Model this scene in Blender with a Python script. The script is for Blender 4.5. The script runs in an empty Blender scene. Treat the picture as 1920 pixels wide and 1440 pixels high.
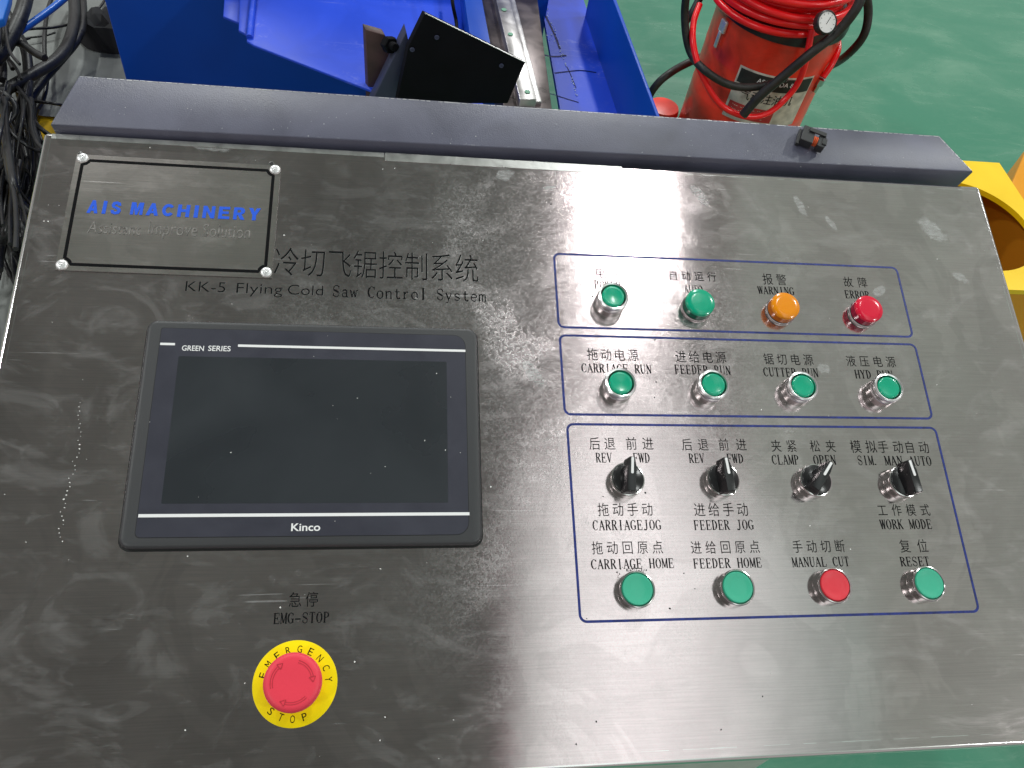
import bpy, bmesh, math, random
from mathutils import Matrix, Vector
random.seed(7)
R = math.radians
S = bpy.context.scene
COL = S.collection

# ------------------------------------------------------------------ camera
# frame of the control plate: x right, y away from the operator, z out of the plate (metres);
# the plate slopes 15 degrees and its origin lies 0.95 m above the floor
FOC = 1554.65
CR = ((0.98878208, 0.01702736, 0.1483916), (-0.07534396, -0.80096651, 0.59394944), (0.12897009, -0.59846697, -0.79069843))
CP = Vector((-0.15258381, -0.2326006, 1.57191791))
Mc = Matrix(CR)
cam = bpy.data.cameras.new('camera'); cam.sensor_width = 36; cam.lens = FOC / 1920 * 36
cam.clip_start = 0.02; cam.clip_end = 200
co = bpy.data.objects.new('camera', cam); COL.objects.link(co)
rot = Matrix((Mc.col[0], -Mc.col[1], -Mc.col[2])).transposed()
co.matrix_world = Matrix.Translation(CP) @ rot.to_4x4()
S.camera = co
PM = Matrix.Translation((0, 0, 0.95)) @ Matrix.Rotation(R(15), 4, 'X')
PI_ = PM.inverted()

def ray(px, py): return (Mc @ Vector(((px-960)/FOC, (py-720)/FOC, 1))).normalized()
def at(px, py, z):            # point of the world at height z
    d = ray(px, py); return CP + d*((z-CP.z)/d.z)
def aty(px, py, y):           # point of the world on an upright plane
    d = ray(px, py); return CP + d*((y-CP.y)/d.y)
def P(px, py, h=0.0):         # point in the frame of the plate at height h over it
    c = PI_ @ CP; d = PI_.to_3x3() @ ray(px, py); return c + d*((h-c.z)/d.z)

# ------------------------------------------------------------------ world and lamps
W = bpy.data.worlds.new('World'); S.world = W; W.use_nodes = True
bg = W.node_tree.nodes['Background']; bg.inputs[0].default_value = (1, .92, .92, 1); bg.inputs[1].default_value = .40
S.view_settings.view_transform = 'Standard'; S.view_settings.look = 'None'
S.view_settings.exposure = 0.0; S.view_settings.gamma = 1
LAMPS = [(2.12, 2.72, .42, .95, 100), (-3.2, 6.8, .5, .95, 380), (2.12, 8.2, .5, .95, 480), (8.4, 4.4, .5, .95, 480), (-6.4, 1.6, .5, .95, 260), (7.4, -4.4, .5, .95, 330), (-5.6, -4.6, .5, .95, 240)]
for i_, (x, y, sx, sy, p) in enumerate(LAMPS):
    l = bpy.data.lights.new('ceiling_lamp_light', 'AREA'); l.shape = 'RECTANGLE'; l.size = sx; l.size_y = sy; l.energy = p*(.62 if i_ == 0 else .90)
    l.color = (.97, 1, .98)
    o = bpy.data.objects.new('ceiling_lamp_light', l); COL.objects.link(o); o.location = (x, y, 7.72)
S.cycles.max_bounces = 8; S.cycles.glossy_bounces = 5; S.cycles.sample_clamp_indirect = 4

# ------------------------------------------------------------------ materials
def srgb(r, g, b):
    f = lambda c: (c/255/12.92) if c/255 <= .04045 else ((c/255+.055)/1.055)**2.4
    return (f(r), f(g), f(b), 1)
def mat(name, col, rough=.5, metal=0, spec=.5, coat=0, emis=None, es=0, alpha=1, trans=0, noise=None, bump=None, ior=None):
    """noise=(scale, amount, detail): light and dark wear; bump=(scale, strength)"""
    m = bpy.data.materials.new(name); m.use_nodes = True
    n = m.node_tree.nodes; L = m.node_tree.links; b = n['Principled BSDF']
    b.inputs['Base Color'].default_value = col if len(col) == 4 else (*col, 1)
    b.inputs['Roughness'].default_value = rough; b.inputs['Metallic'].default_value = metal
    b.inputs['Specular IOR Level'].default_value = spec
    if coat: b.inputs['Coat Weight'].default_value = coat; b.inputs['Coat Roughness'].default_value = .08
    if es: b.inputs['Emission Color'].default_value = emis; b.inputs['Emission Strength'].default_value = es
    if trans: b.inputs['Transmission Weight'].default_value = trans
    if ior: b.inputs['IOR'].default_value = ior
    b.inputs['Alpha'].default_value = alpha
    tc = n.new('ShaderNodeTexCoord')
    if noise:
        t = n.new('ShaderNodeTexNoise'); t.inputs['Scale'].default_value = noise[0]; t.inputs['Detail'].default_value = noise[2] if len(noise) > 2 else 6
        t.inputs['Distortion'].default_value = .6
        L.new(tc.outputs['Object'], t.inputs['Vector'])
        r = n.new('ShaderNodeMapRange'); r.inputs[1].default_value = .3; r.inputs[2].default_value = .7
        r.inputs[3].default_value = 1-noise[1]; r.inputs[4].default_value = 1+noise[1]
        L.new(t.outputs['Fac'], r.inputs[0])
        h = n.new('ShaderNodeHueSaturation'); h.inputs['Color'].default_value = b.inputs['Base Color'].default_value
        L.new(r.outputs[0], h.inputs['Value']); L.new(h.outputs[0], b.inputs['Base Color'])
        r2 = n.new('ShaderNodeMapRange'); r2.inputs[3].default_value = max(.02, rough-.1); r2.inputs[4].default_value = min(1, rough+.12)
        L.new(t.outputs['Fac'], r2.inputs[0]); L.new(r2.outputs[0], b.inputs['Roughness'])
    if bump:
        t = n.new('ShaderNodeTexNoise'); t.inputs['Scale'].default_value = bump[0]; t.inputs['Detail'].default_value = 3
        L.new(tc.outputs['Object'], t.inputs['Vector'])
        bp = n.new('ShaderNodeBump'); bp.inputs['Strength'].default_value = bump[1]; bp.inputs['Distance'].default_value = .001
        L.new(t.outputs['Fac'], bp.inputs['Height']); L.new(bp.outputs[0], b.inputs['Normal'])
    return m

class G:                       # a few lines of node plumbing
    def __init__(s, m): s.n = m.node_tree.nodes; s.L = m.node_tree.links; s.b = s.n['Principled BSDF']; s.tc = s.n.new('ShaderNodeTexCoord')
    def map(s, sc=(1, 1, 1), rz=0, loc=(0, 0, 0)):
        k = s.n.new('ShaderNodeMapping'); k.inputs['Scale'].default_value = sc; k.inputs['Rotation'].default_value = (0, 0, rz); k.inputs['Location'].default_value = loc
        s.L.new(s.tc.outputs['Object'], k.inputs['Vector']); return k.outputs[0]
    def noise(s, v, scale, det=5, dist=0, rough=.55):
        k = s.n.new('ShaderNodeTexNoise'); k.inputs['Scale'].default_value = scale; k.inputs['Detail'].default_value = det
        k.inputs['Distortion'].default_value = dist; k.inputs['Roughness'].default_value = rough
        s.L.new(v, k.inputs['Vector']); return k.outputs['Fac']
    def vor(s, v, scale, feat='F1'):
        k = s.n.new('ShaderNodeTexVoronoi'); k.feature = feat; k.inputs['Scale'].default_value = scale; s.L.new(v, k.inputs['Vector']); return k.outputs['Distance']
    def mr(s, x, a, b, c=0, d=1):
        k = s.n.new('ShaderNodeMapRange'); k.interpolation_type = 'SMOOTHSTEP'
        for i, q in enumerate((a, b, c, d)): k.inputs[i+1].default_value = q
        s.L.new(x, k.inputs[0]); return k.outputs[0]
    def m(s, op, a, b=None, cl=False):
        k = s.n.new('ShaderNodeMath'); k.operation = op; k.use_clamp = cl
        for i, q in enumerate((a, b)):
            if q is None: continue
            if isinstance(q, (int, float)): k.inputs[i].default_value = q
            else: s.L.new(q, k.inputs[i])
        return k.outputs[0]
    def mix(s, f, a, b):
        k = s.n.new('ShaderNodeMix'); k.data_type = 'RGBA'
        s.L.new(f, k.inputs[0])
        for i, q in ((6, a), (7, b)):
            if isinstance(q, tuple): k.inputs[i].default_value = q
            else: s.L.new(q, k.inputs[i])
        return k.outputs[2]
    def bump(s, h, st, dist=.001, prev=None):
        k = s.n.new('ShaderNodeBump'); k.inputs['Strength'].default_value = st; k.inputs['Distance'].default_value = dist
        s.L.new(h, k.inputs['Height'])
        if prev: s.L.new(prev, k.inputs['Normal'])
        return k.outputs[0]

SMUDGES = [(1312, 365, .016, .007, -60), (948, 328, .012, .008, 20), (1030, 352, .008, .004, 0), (1748, 430, .020, .012, -50), (1500, 385, .016, .005, -70), (1560, 420, .012, .004, -60), (1800, 520, .012, .006, -30), (1650, 545, .010, .006, 40), (1545, 690, .008, .006, 0), (390, 275, .024, .006, -4), (900, 180, .01, .01, 0), (1000, 700, .02, .008, -50), (760, 880, .02, .010, 40)]
def steel_material(name, base, r0, smear, aniso=.75, haze=1.0):
    m = mat(name, base, r0, 1); g = G(m); b = g.b
    # brushed grain runs along x
    fine = g.noise(g.map((18, 900, 1)), 1.0, 4)
    grain = g.noise(g.map((60, 2600, 1)), 1.0, 2)
    # wiped film: large smears, finger smudges, hazy crystalline patches
    big = g.noise(g.map((1.3, 1, 1)), 4.5, 5, 1.6)
    sm1 = g.mr(g.noise(g.map((1, 1.6, 1), .6), 9, 7, 2.6, .62), .50, .66)
    sm2 = g.mr(g.noise(g.map((1, 2.4, 1), -.9, (3, 1, 0)), 22, 6, 1.8, .6), .54, .68)
    mott = g.mr(g.noise(g.map((1, 1, 1)), 330, 4, 1.2, .75), .34, .84)
    region = g.mr(big, .46, .60)
    # the haziest area is the middle of the plate
    sx = g.n.new('ShaderNodeSeparateXYZ'); g.L.new(g.tc.outputs['Object'], sx.inputs[0])
    dx = g.m('ABSOLUTE', g.m('SUBTRACT', sx.outputs[0], .02)); dy = g.m('ABSOLUTE', g.m('SUBTRACT', sx.outputs[1], .24))
    mid = g.mr(g.m('ADD', g.m('MULTIPLY', dx, .85), g.m('MULTIPLY', dy, .6)), .34, .02)
    film = g.m('MULTIPLY', g.m('ADD', g.m('MULTIPLY', sm1, .45), g.m('MULTIPLY', sm2, .30)), smear)
    cryst = g.m('MULTIPLY', g.m('MULTIPLY', mott, g.m('MULTIPLY', g.m('ADD', g.m('MULTIPLY', region, .55), .30), haze)), mid)
    # single finger marks and dried splashes, each with its own place and slant
    marks = None
    for px_, py_, ra, rb, sl in SMUDGES:
        q = P(px_, py_); mp = g.n.new('ShaderNodeMapping'); mp.vector_type = 'TEXTURE'; mp.inputs['Location'].default_value = (q.x, q.y, 0)
        mp.inputs['Rotation'].default_value = (0, 0, R(sl)); mp.inputs['Scale'].default_value = (ra, rb, 1); g.L.new(g.tc.outputs['Object'], mp.inputs[0])
        wv = g.n.new('ShaderNodeVectorMath'); wv.operation = 'LENGTH'; g.L.new(mp.outputs[0], wv.inputs[0])
        wob = g.m('ADD', wv.outputs['Value'], g.m('MULTIPLY', g.noise(g.map(), 90, 4, .5), 1.1))
        k = g.mr(wob, 1.45, 1.15); marks = k if marks is None else g.m('MAXIMUM', marks, k)
    marks = g.m('MULTIPLY', marks, g.mr(g.noise(g.map((1, 4, 1), .9), 120, 3), .3, .7, .3, 1))
    # fine wiping scratches
    def scr(rz, sc, lo):
        w = g.noise(g.map((6, 420, 1), rz, (rz*3, 1, 0)), sc, 1, 0)
        k = g.noise(g.map((1, 1, 1), 0, (rz, 4, 0)), 14, 3, .5)
        return g.m('MULTIPLY', g.mr(w, lo, lo+.03), g.mr(k, .58, .66))
    sc_ = g.m('ADD', g.m('ADD', scr(.5, 1, .70), scr(1.2, 1.3, .71)), scr(-.7, 1.1, .70), True)
    rough = g.m('ADD', g.m('ADD', r0, g.m('MULTIPLY', film, .08)), g.m('ADD', g.m('MULTIPLY', cryst, .30), g.m('MULTIPLY', sc_, .07)))
    rough = g.m('ADD', rough, g.m('MULTIPLY', mid, .045))
    rough = g.m('ADD', rough, g.m('MULTIPLY', g.m('SUBTRACT', grain, .5), .05))
    g.L.new(rough, b.inputs['Roughness'])
    col = g.mix(g.mr(fine, .3, .7), (base[0]*.94, base[1]*.94, base[2]*.94, 1), (min(1, base[0]*1.05), min(1, base[1]*1.05), min(1, base[2]*1.05), 1))
    bl = g.mr(g.noise(g.map((1, .8, 1), .3, (5, 2, 0)), 11, 3, 2.2, .5), .50, .56)
    hs = g.n.new('ShaderNodeHueSaturation'); g.L.new(col, hs.inputs['Color'])
    g.L.new(g.m('ADD', .90, g.m('MULTIPLY', g.m('ADD', bl, g.mr(big, .4, .6)), .09)), hs.inputs['Value']); col = hs.outputs[0]
    g.L.new(col, b.inputs['Base Color'])
    b.inputs['Anisotropic'].default_value = aniso; b.inputs['Anisotropic Rotation'].default_value = .25
    tg = g.n.new('ShaderNodeTangent'); tg.direction_type = 'UV_MAP'; tg.uv_map = 'UVMap'; g.L.new(tg.outputs[0], b.inputs['Tangent'])
    # slight oily film reflects diffusely
    d = g.n.new('ShaderNodeBsdfDiffuse'); d.inputs['Color'].default_value = (.56, .57, .57, 1)
    ms = g.n.new('ShaderNodeMixShader')
    fac = g.m('ADD', g.m('ADD', g.m('MULTIPLY', marks, .42), g.m('ADD', g.m('MULTIPLY', film, .12), g.m('MULTIPLY', cryst, .75))), g.m('MULTIPLY', sc_, .2), True)
    g.L.new(fac, ms.inputs[0]); g.L.new(b.outputs[0], ms.inputs[1]); g.L.new(d.outputs[0], ms.inputs[2])
    nb = g.bump(fine, .06, .0004); nb = g.bump(cryst, .12, .0004, nb); nb = g.bump(g.noise(g.map(), 5, 2), .12, .003, nb)
    g.L.new(nb, b.inputs['Normal'])
    g.L.new(ms.outputs[0], g.n['Material Output'].inputs[0])
    return m

STEEL = steel_material('brushed_steel', (.70, .595, .605, 1), .10, 1.0, .72)
NAMEPL = steel_material('name_plate_steel', (.90, .80, .78, 1), .13, .4, .6, .08)
EDGE = mat('folded_steel_edge', (.80, .78, .77), .16, 1)
FILM = mat('film_residue', (.62, .62, .60), .30, .85, noise=(60, .2))
GLINT = mat('engraving_glint', (.85, .85, .84), .30, 1)  # bright metal for the highlight painted beside engraved strokes
INK = mat('engraving_ink', (.004, .004, .005), .7, spec=.08)
NAVY = mat('navy_line_paint', srgb(18, 36, 112), .4, noise=(220, .35))
BLUEINK = mat('blue_enamel', srgb(0, 82, 214), .45)
FADED = mat('faded_lettering', (.20, .19, .18), .45, .7, noise=(300, .5))
SATIN = mat('satin_chrome_ring', (.90, .90, .90), .26, 1)
CHROME = mat('chrome', (.68, .66, .65), .17, 1, bump=(700, .02))
ZINC = mat('rivet_aluminium', (.78, .78, .78), .34, .6, noise=(500, .2))
HOOD = mat('slate_powder_coat', (.088, .090, .130), .36, spec=.6, noise=(14, .26, 8), bump=(900, .22))
BEZEL = mat('black_moulded_plastic', (.040, .041, .044), .42, spec=.45, bump=(1500, .12))
OVER = mat('overlay_foil', (.038, .039, .054), .38, spec=.35, noise=(30, .10), bump=(1800, .08))
SCREEN = mat('display_glass', (.024, .028, .033), .28, spec=.5, noise=(9, .12, 5))
WHITE = mat('white_print', (.80, .80, .80), .5)
BLACKP = mat('knob_plastic', (.012, .012, .013), .26, spec=.5)
GAP = mat('button_gap_rubber', (.006, .006, .006), .6)
CREAM = mat('cream_enamel', (.55, .54, .50), .5, noise=(20, .08))
def button_mat(name, col, rough=.3, es=.0):
    m = mat(name, col, rough, spec=.5, coat=.25, emis=col, es=es)
    m.node_tree.nodes['Principled BSDF'].inputs['Subsurface Weight'].default_value = .15
    m.node_tree.nodes['Principled BSDF'].inputs['Subsurface Radius'].default_value = (.003, .003, .003)
    return m
GREENL = button_mat('green_lens', (.0, .36, .20, 1), .22)
GREENF = button_mat('green_button_plastic', (.035, .42, .26, 1), .5)
AMBER = button_mat('amber_lens', (.82, .27, .0, 1), .2)
REDL = button_mat('red_lens', (.70, .006, .04, 1), .2)
REDF = button_mat('red_button_plastic', (.70, .025, .045, 1), .45)
SKIRT = {'green_lens': mat('shaded_green_lens', (.0, .10, .06), .12, spec=.7), 'amber_lens': mat('shaded_amber_lens', (.50, .12, .0), .12, spec=.7), 'red_lens': mat('shaded_red_lens', (.28, .0, .03), .12, spec=.7)}  # darker copies of the lens colours, dimness of the translucent sides painted in
MUSH = mat('stop_red_plastic', (.80, .045, .080), .45, spec=.4, bump=(900, .08))
MUSHD = mat('stop_red_shaded', (.50, .022, .040), .5)  # same red painted darker, shade along the embossed arrows
YEL = mat('yellow_disc', (.97, .76, .0), .55, spec=.15, noise=(60, .05))
CLEAR = mat('clear_plastic', (.9, .95, .93), .05, trans=1, ior=1.46)
DUST = mat('dust_flake', (.75, .75, .73), .6)
SHAV = mat('dark_swarf', (.02, .02, .02), .35, .6)

# ------------------------------------------------------------------ mesh helpers
MW = {}                        # world matrices of the objects built so far
def tag(o, label=None, cat=None, group=None, kind=None):
    if label: o['label'] = label
    if cat: o['category'] = cat
    if group: o['group'] = group
    if kind: o['kind'] = kind
    return o
def link(o, parent=None, mw=None):
    COL.objects.link(o); mw = mw or Matrix()
    MW[o] = mw
    if parent:
        o.parent = parent; o.matrix_parent_inverse = Matrix(); o.matrix_basis = MW[parent].inverted() @ mw
    else: o.matrix_basis = mw
    return o
def empty(name, loc): 
    o = bpy.data.objects.new(name, None); o.empty_display_size = .05
    return link(o, None, Matrix.Translation(loc))
class MB:
    def __init__(s): s.v = []; s.f = []; s.mi = []; s.uv = False
    def add(s, vs, fs, mi=0):
        k = len(s.v); s.v += [tuple(v) for v in vs]; s.f += [tuple(i+k for i in f) for f in fs]; s.mi += [mi]*len(fs); return s
    def box(s, c, d, rz=0, mi=0, M=None):
        x, y, z = d[0]/2, d[1]/2, d[2]/2; m = Matrix.Translation(c) @ Matrix.Rotation(rz, 4, 'Z')
        if M is not None: m = M @ m
        vs = [m @ Vector(p) for p in ((-x, -y, -z), (x, -y, -z), (x, y, -z), (-x, y, -z), (-x, -y, z), (x, -y, z), (x, y, z), (-x, y, z))]
        return s.add(vs, [(0, 3, 2, 1), (4, 5, 6, 7), (0, 1, 5, 4), (1, 2, 6, 5), (2, 3, 7, 6), (3, 0, 4, 7)], mi)
    def prism(s, top, bot, mi=0):           # two matching loops of points
        n = len(top); a = signed(top)
        fs = [tuple(range(n)), tuple(range(2*n-1, n-1, -1))] + [(i, n+i, n+(i+1) % n, (i+1) % n) for i in range(n)]
        if a < 0: fs = [tuple(reversed(f)) for f in fs]
        return s.add(list(top)+list(bot), fs, mi)
    def lathe(s, prof, n=48, mi=0, M=None, close=True):   # profile of (r, z)
        vs = []; fs = []
        for r, z in prof:
            for i in range(n):
                a = 2*math.pi*i/n; vs.append(Vector((r*math.cos(a), r*math.sin(a), z)))
        for j in range(len(prof)-1):
            for i in range(n): fs.append((j*n+i, j*n+(i+1) % n, (j+1)*n+(i+1) % n, (j+1)*n+i))
        if close: fs.append(tuple((len(prof)-1)*n+i for i in range(n)))
        if M is not None: vs = [M @ v for v in vs]
        return s.add(vs, fs, mi)
    def tube(s, pts, r, n=12, mi=0, caps=True, spline=True):
        p = catmull([Vector(q) for q in pts]) if spline and len(pts) > 2 else [Vector(q) for q in pts]
        vs = []; fs = []; up = None
        for i, q in enumerate(p):
            t = (p[min(i+1, len(p)-1)]-p[max(i-1, 0)]).normalized()
            if up is None: up = t.orthogonal().normalized()
            up = (up - t*up.dot(t)).normalized(); b = t.cross(up)
            rr = r[min(len(r)-1, int(i*len(r)/len(p)))] if isinstance(r, (list, tuple)) else r
            for k in range(n):
                a = 2*math.pi*k/n; vs.append(q + (up*math.cos(a)+b*math.sin(a))*rr)
        for i in range(len(p)-1):
            for k in range(n): fs.append((i*n+k, i*n+(k+1) % n, (i+1)*n+(k+1) % n, (i+1)*n+k))
        if caps: fs.append(tuple(reversed(range(n)))); fs.append(tuple((len(p)-1)*n+k for k in range(n)))
        return s.add(vs, fs, mi)
    def build(s, name, mats, parent=None, mw=None, smooth=None, bevel=0, seg=3, uv=False):
        me = bpy.data.meshes.new(name); me.from_pydata(s.v, [], s.f)
        for m in (mats if isinstance(mats, (list, tuple)) else [mats]): me.materials.append(m)
        me.polygons.foreach_set('material_index', s.mi)
        if bevel:
            bm = bmesh.new(); bm.from_mesh(me)
            bmesh.ops.recalc_face_normals(bm, faces=bm.faces)
            es = [e for e in bm.edges if len(e.link_faces) == 2 and e.calc_face_angle(0) > R(30)]
            bmesh.ops.bevel(bm, geom=es, offset=bevel, segments=seg, profile=.5, affect='EDGES', clamp_overlap=True)
            bm.to_mesh(me); bm.free()
        if uv:
            u = me.uv_layers.new(name='UVMap')
            for lp in me.loops: c = me.vertices[lp.vertex_index].co; u.data[lp.index].uv = (c.x, c.y)
        me.update()
        if smooth is not None: me.shade_smooth(); me.set_sharp_from_angle(angle=R(smooth))
        o = bpy.data.objects.new(name, me); return link(o, parent, mw)
def signed(p):
    nrm = Vector((0, 0, 0))
    for i in range(len(p)): nrm += Vector(p[i]).cross(Vector(p[(i+1) % len(p)]))
    return nrm.z
def catmull(p, k=8):
    out = []
    for i in range(len(p)-1):
        a, b, c, d = p[max(i-1, 0)], p[i], p[i+1], p[min(i+2, len(p)-1)]
        for j in range(k):
            t = j/k; out.append(.5*((2*b)+(c-a)*t+(2*a-5*b+4*c-d)*t*t+(3*b-a-3*c+d)*t**3))
    out.append(p[-1]); return out
def rrect(x0, y0, x1, y1, r, n=6, z=0):
    rs = r if isinstance(r, (tuple, list)) else (r,)*4      # bl br tr tl
    out = []
    for (cx, cy, a0, q) in ((x0, y0, 180, rs[0]), (x1, y0, 270, rs[1]), (x1, y1, 0, rs[2]), (x0, y1, 90, rs[3])):
        mx = cx+q if cx == x0 else cx-q; my = cy+q if cy == y0 else cy-q
        for i in range(n+1):
            a = R(a0+90*i/n); out.append(Vector((mx+q*math.cos(a), my+q*math.sin(a), z)))
    return out
def ring(mb, outer, inner, mi=0):
    n = len(outer); mb.add(outer+inner, [(i, (i+1) % n, n+(i+1) % n, n+i) for i in range(n)], mi)
def T(x, y, z=0): return PM @ Matrix.Translation((x, y, z))

# ------------------------------------------------------------------ lettering
def text_polys(s, offset=0.0, shear=0.0):
    c = bpy.data.curves.new('t', 'FONT'); c.body = s; c.size = 1; c.offset = offset; c.shear = shear; c.resolution_u = 4
    o = bpy.data.objects.new('t', c); COL.objects.link(o)
    dg = bpy.context.evaluated_depsgraph_get(); m = bpy.data.meshes.new_from_object(o.evaluated_get(dg))
    vs = [v.co.copy() for v in m.vertices]; fs = [tuple(p.vertices) for p in m.polygons]
    bpy.data.objects.remove(o); bpy.data.meshes.remove(m); bpy.data.curves.remove(c)
    return vs, fs
def fit(vs, x0, y0, x1, y1, box=None):
    bx = box or (min(v.x for v in vs), min(v.y for v in vs), max(v.x for v in vs), max(v.y for v in vs))
    return [Vector((x0+(v.x-bx[0])/(bx[2]-bx[0])*(x1-x0), y0+(v.y-bx[1])/(bx[3]-bx[1])*(y1-y0), 0)) for v in vs]
def arc(cx, cy, rx, ry, a0, a1, n=10):
    return [(cx+rx*math.cos(R(a0+(a1-a0)*i/n)), cy+ry*math.sin(R(a0+(a1-a0)*i/n))) for i in range(n+1)]
K, t_ = 1.55, .75            # thick stems, thin hairlines (cell 10 wide, capitals 14 high)
def stem(x, y0=.3, y1=13.7, l=1.6, w=K):
    return [([(x, y0), (x, y1)], w), ([(x-l, y0), (x+l, y0)], t_*.8), ([(x-l, y1), (x+l, y1)], t_*.8)]
def foot(x, l=1.5): return [([(x-l, .3), (x+l, .3)], t_*.8)]
def head(x, l=1.5, y=13.7): return [([(x-l, y), (x+l, y)], t_*.8)]
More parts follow.
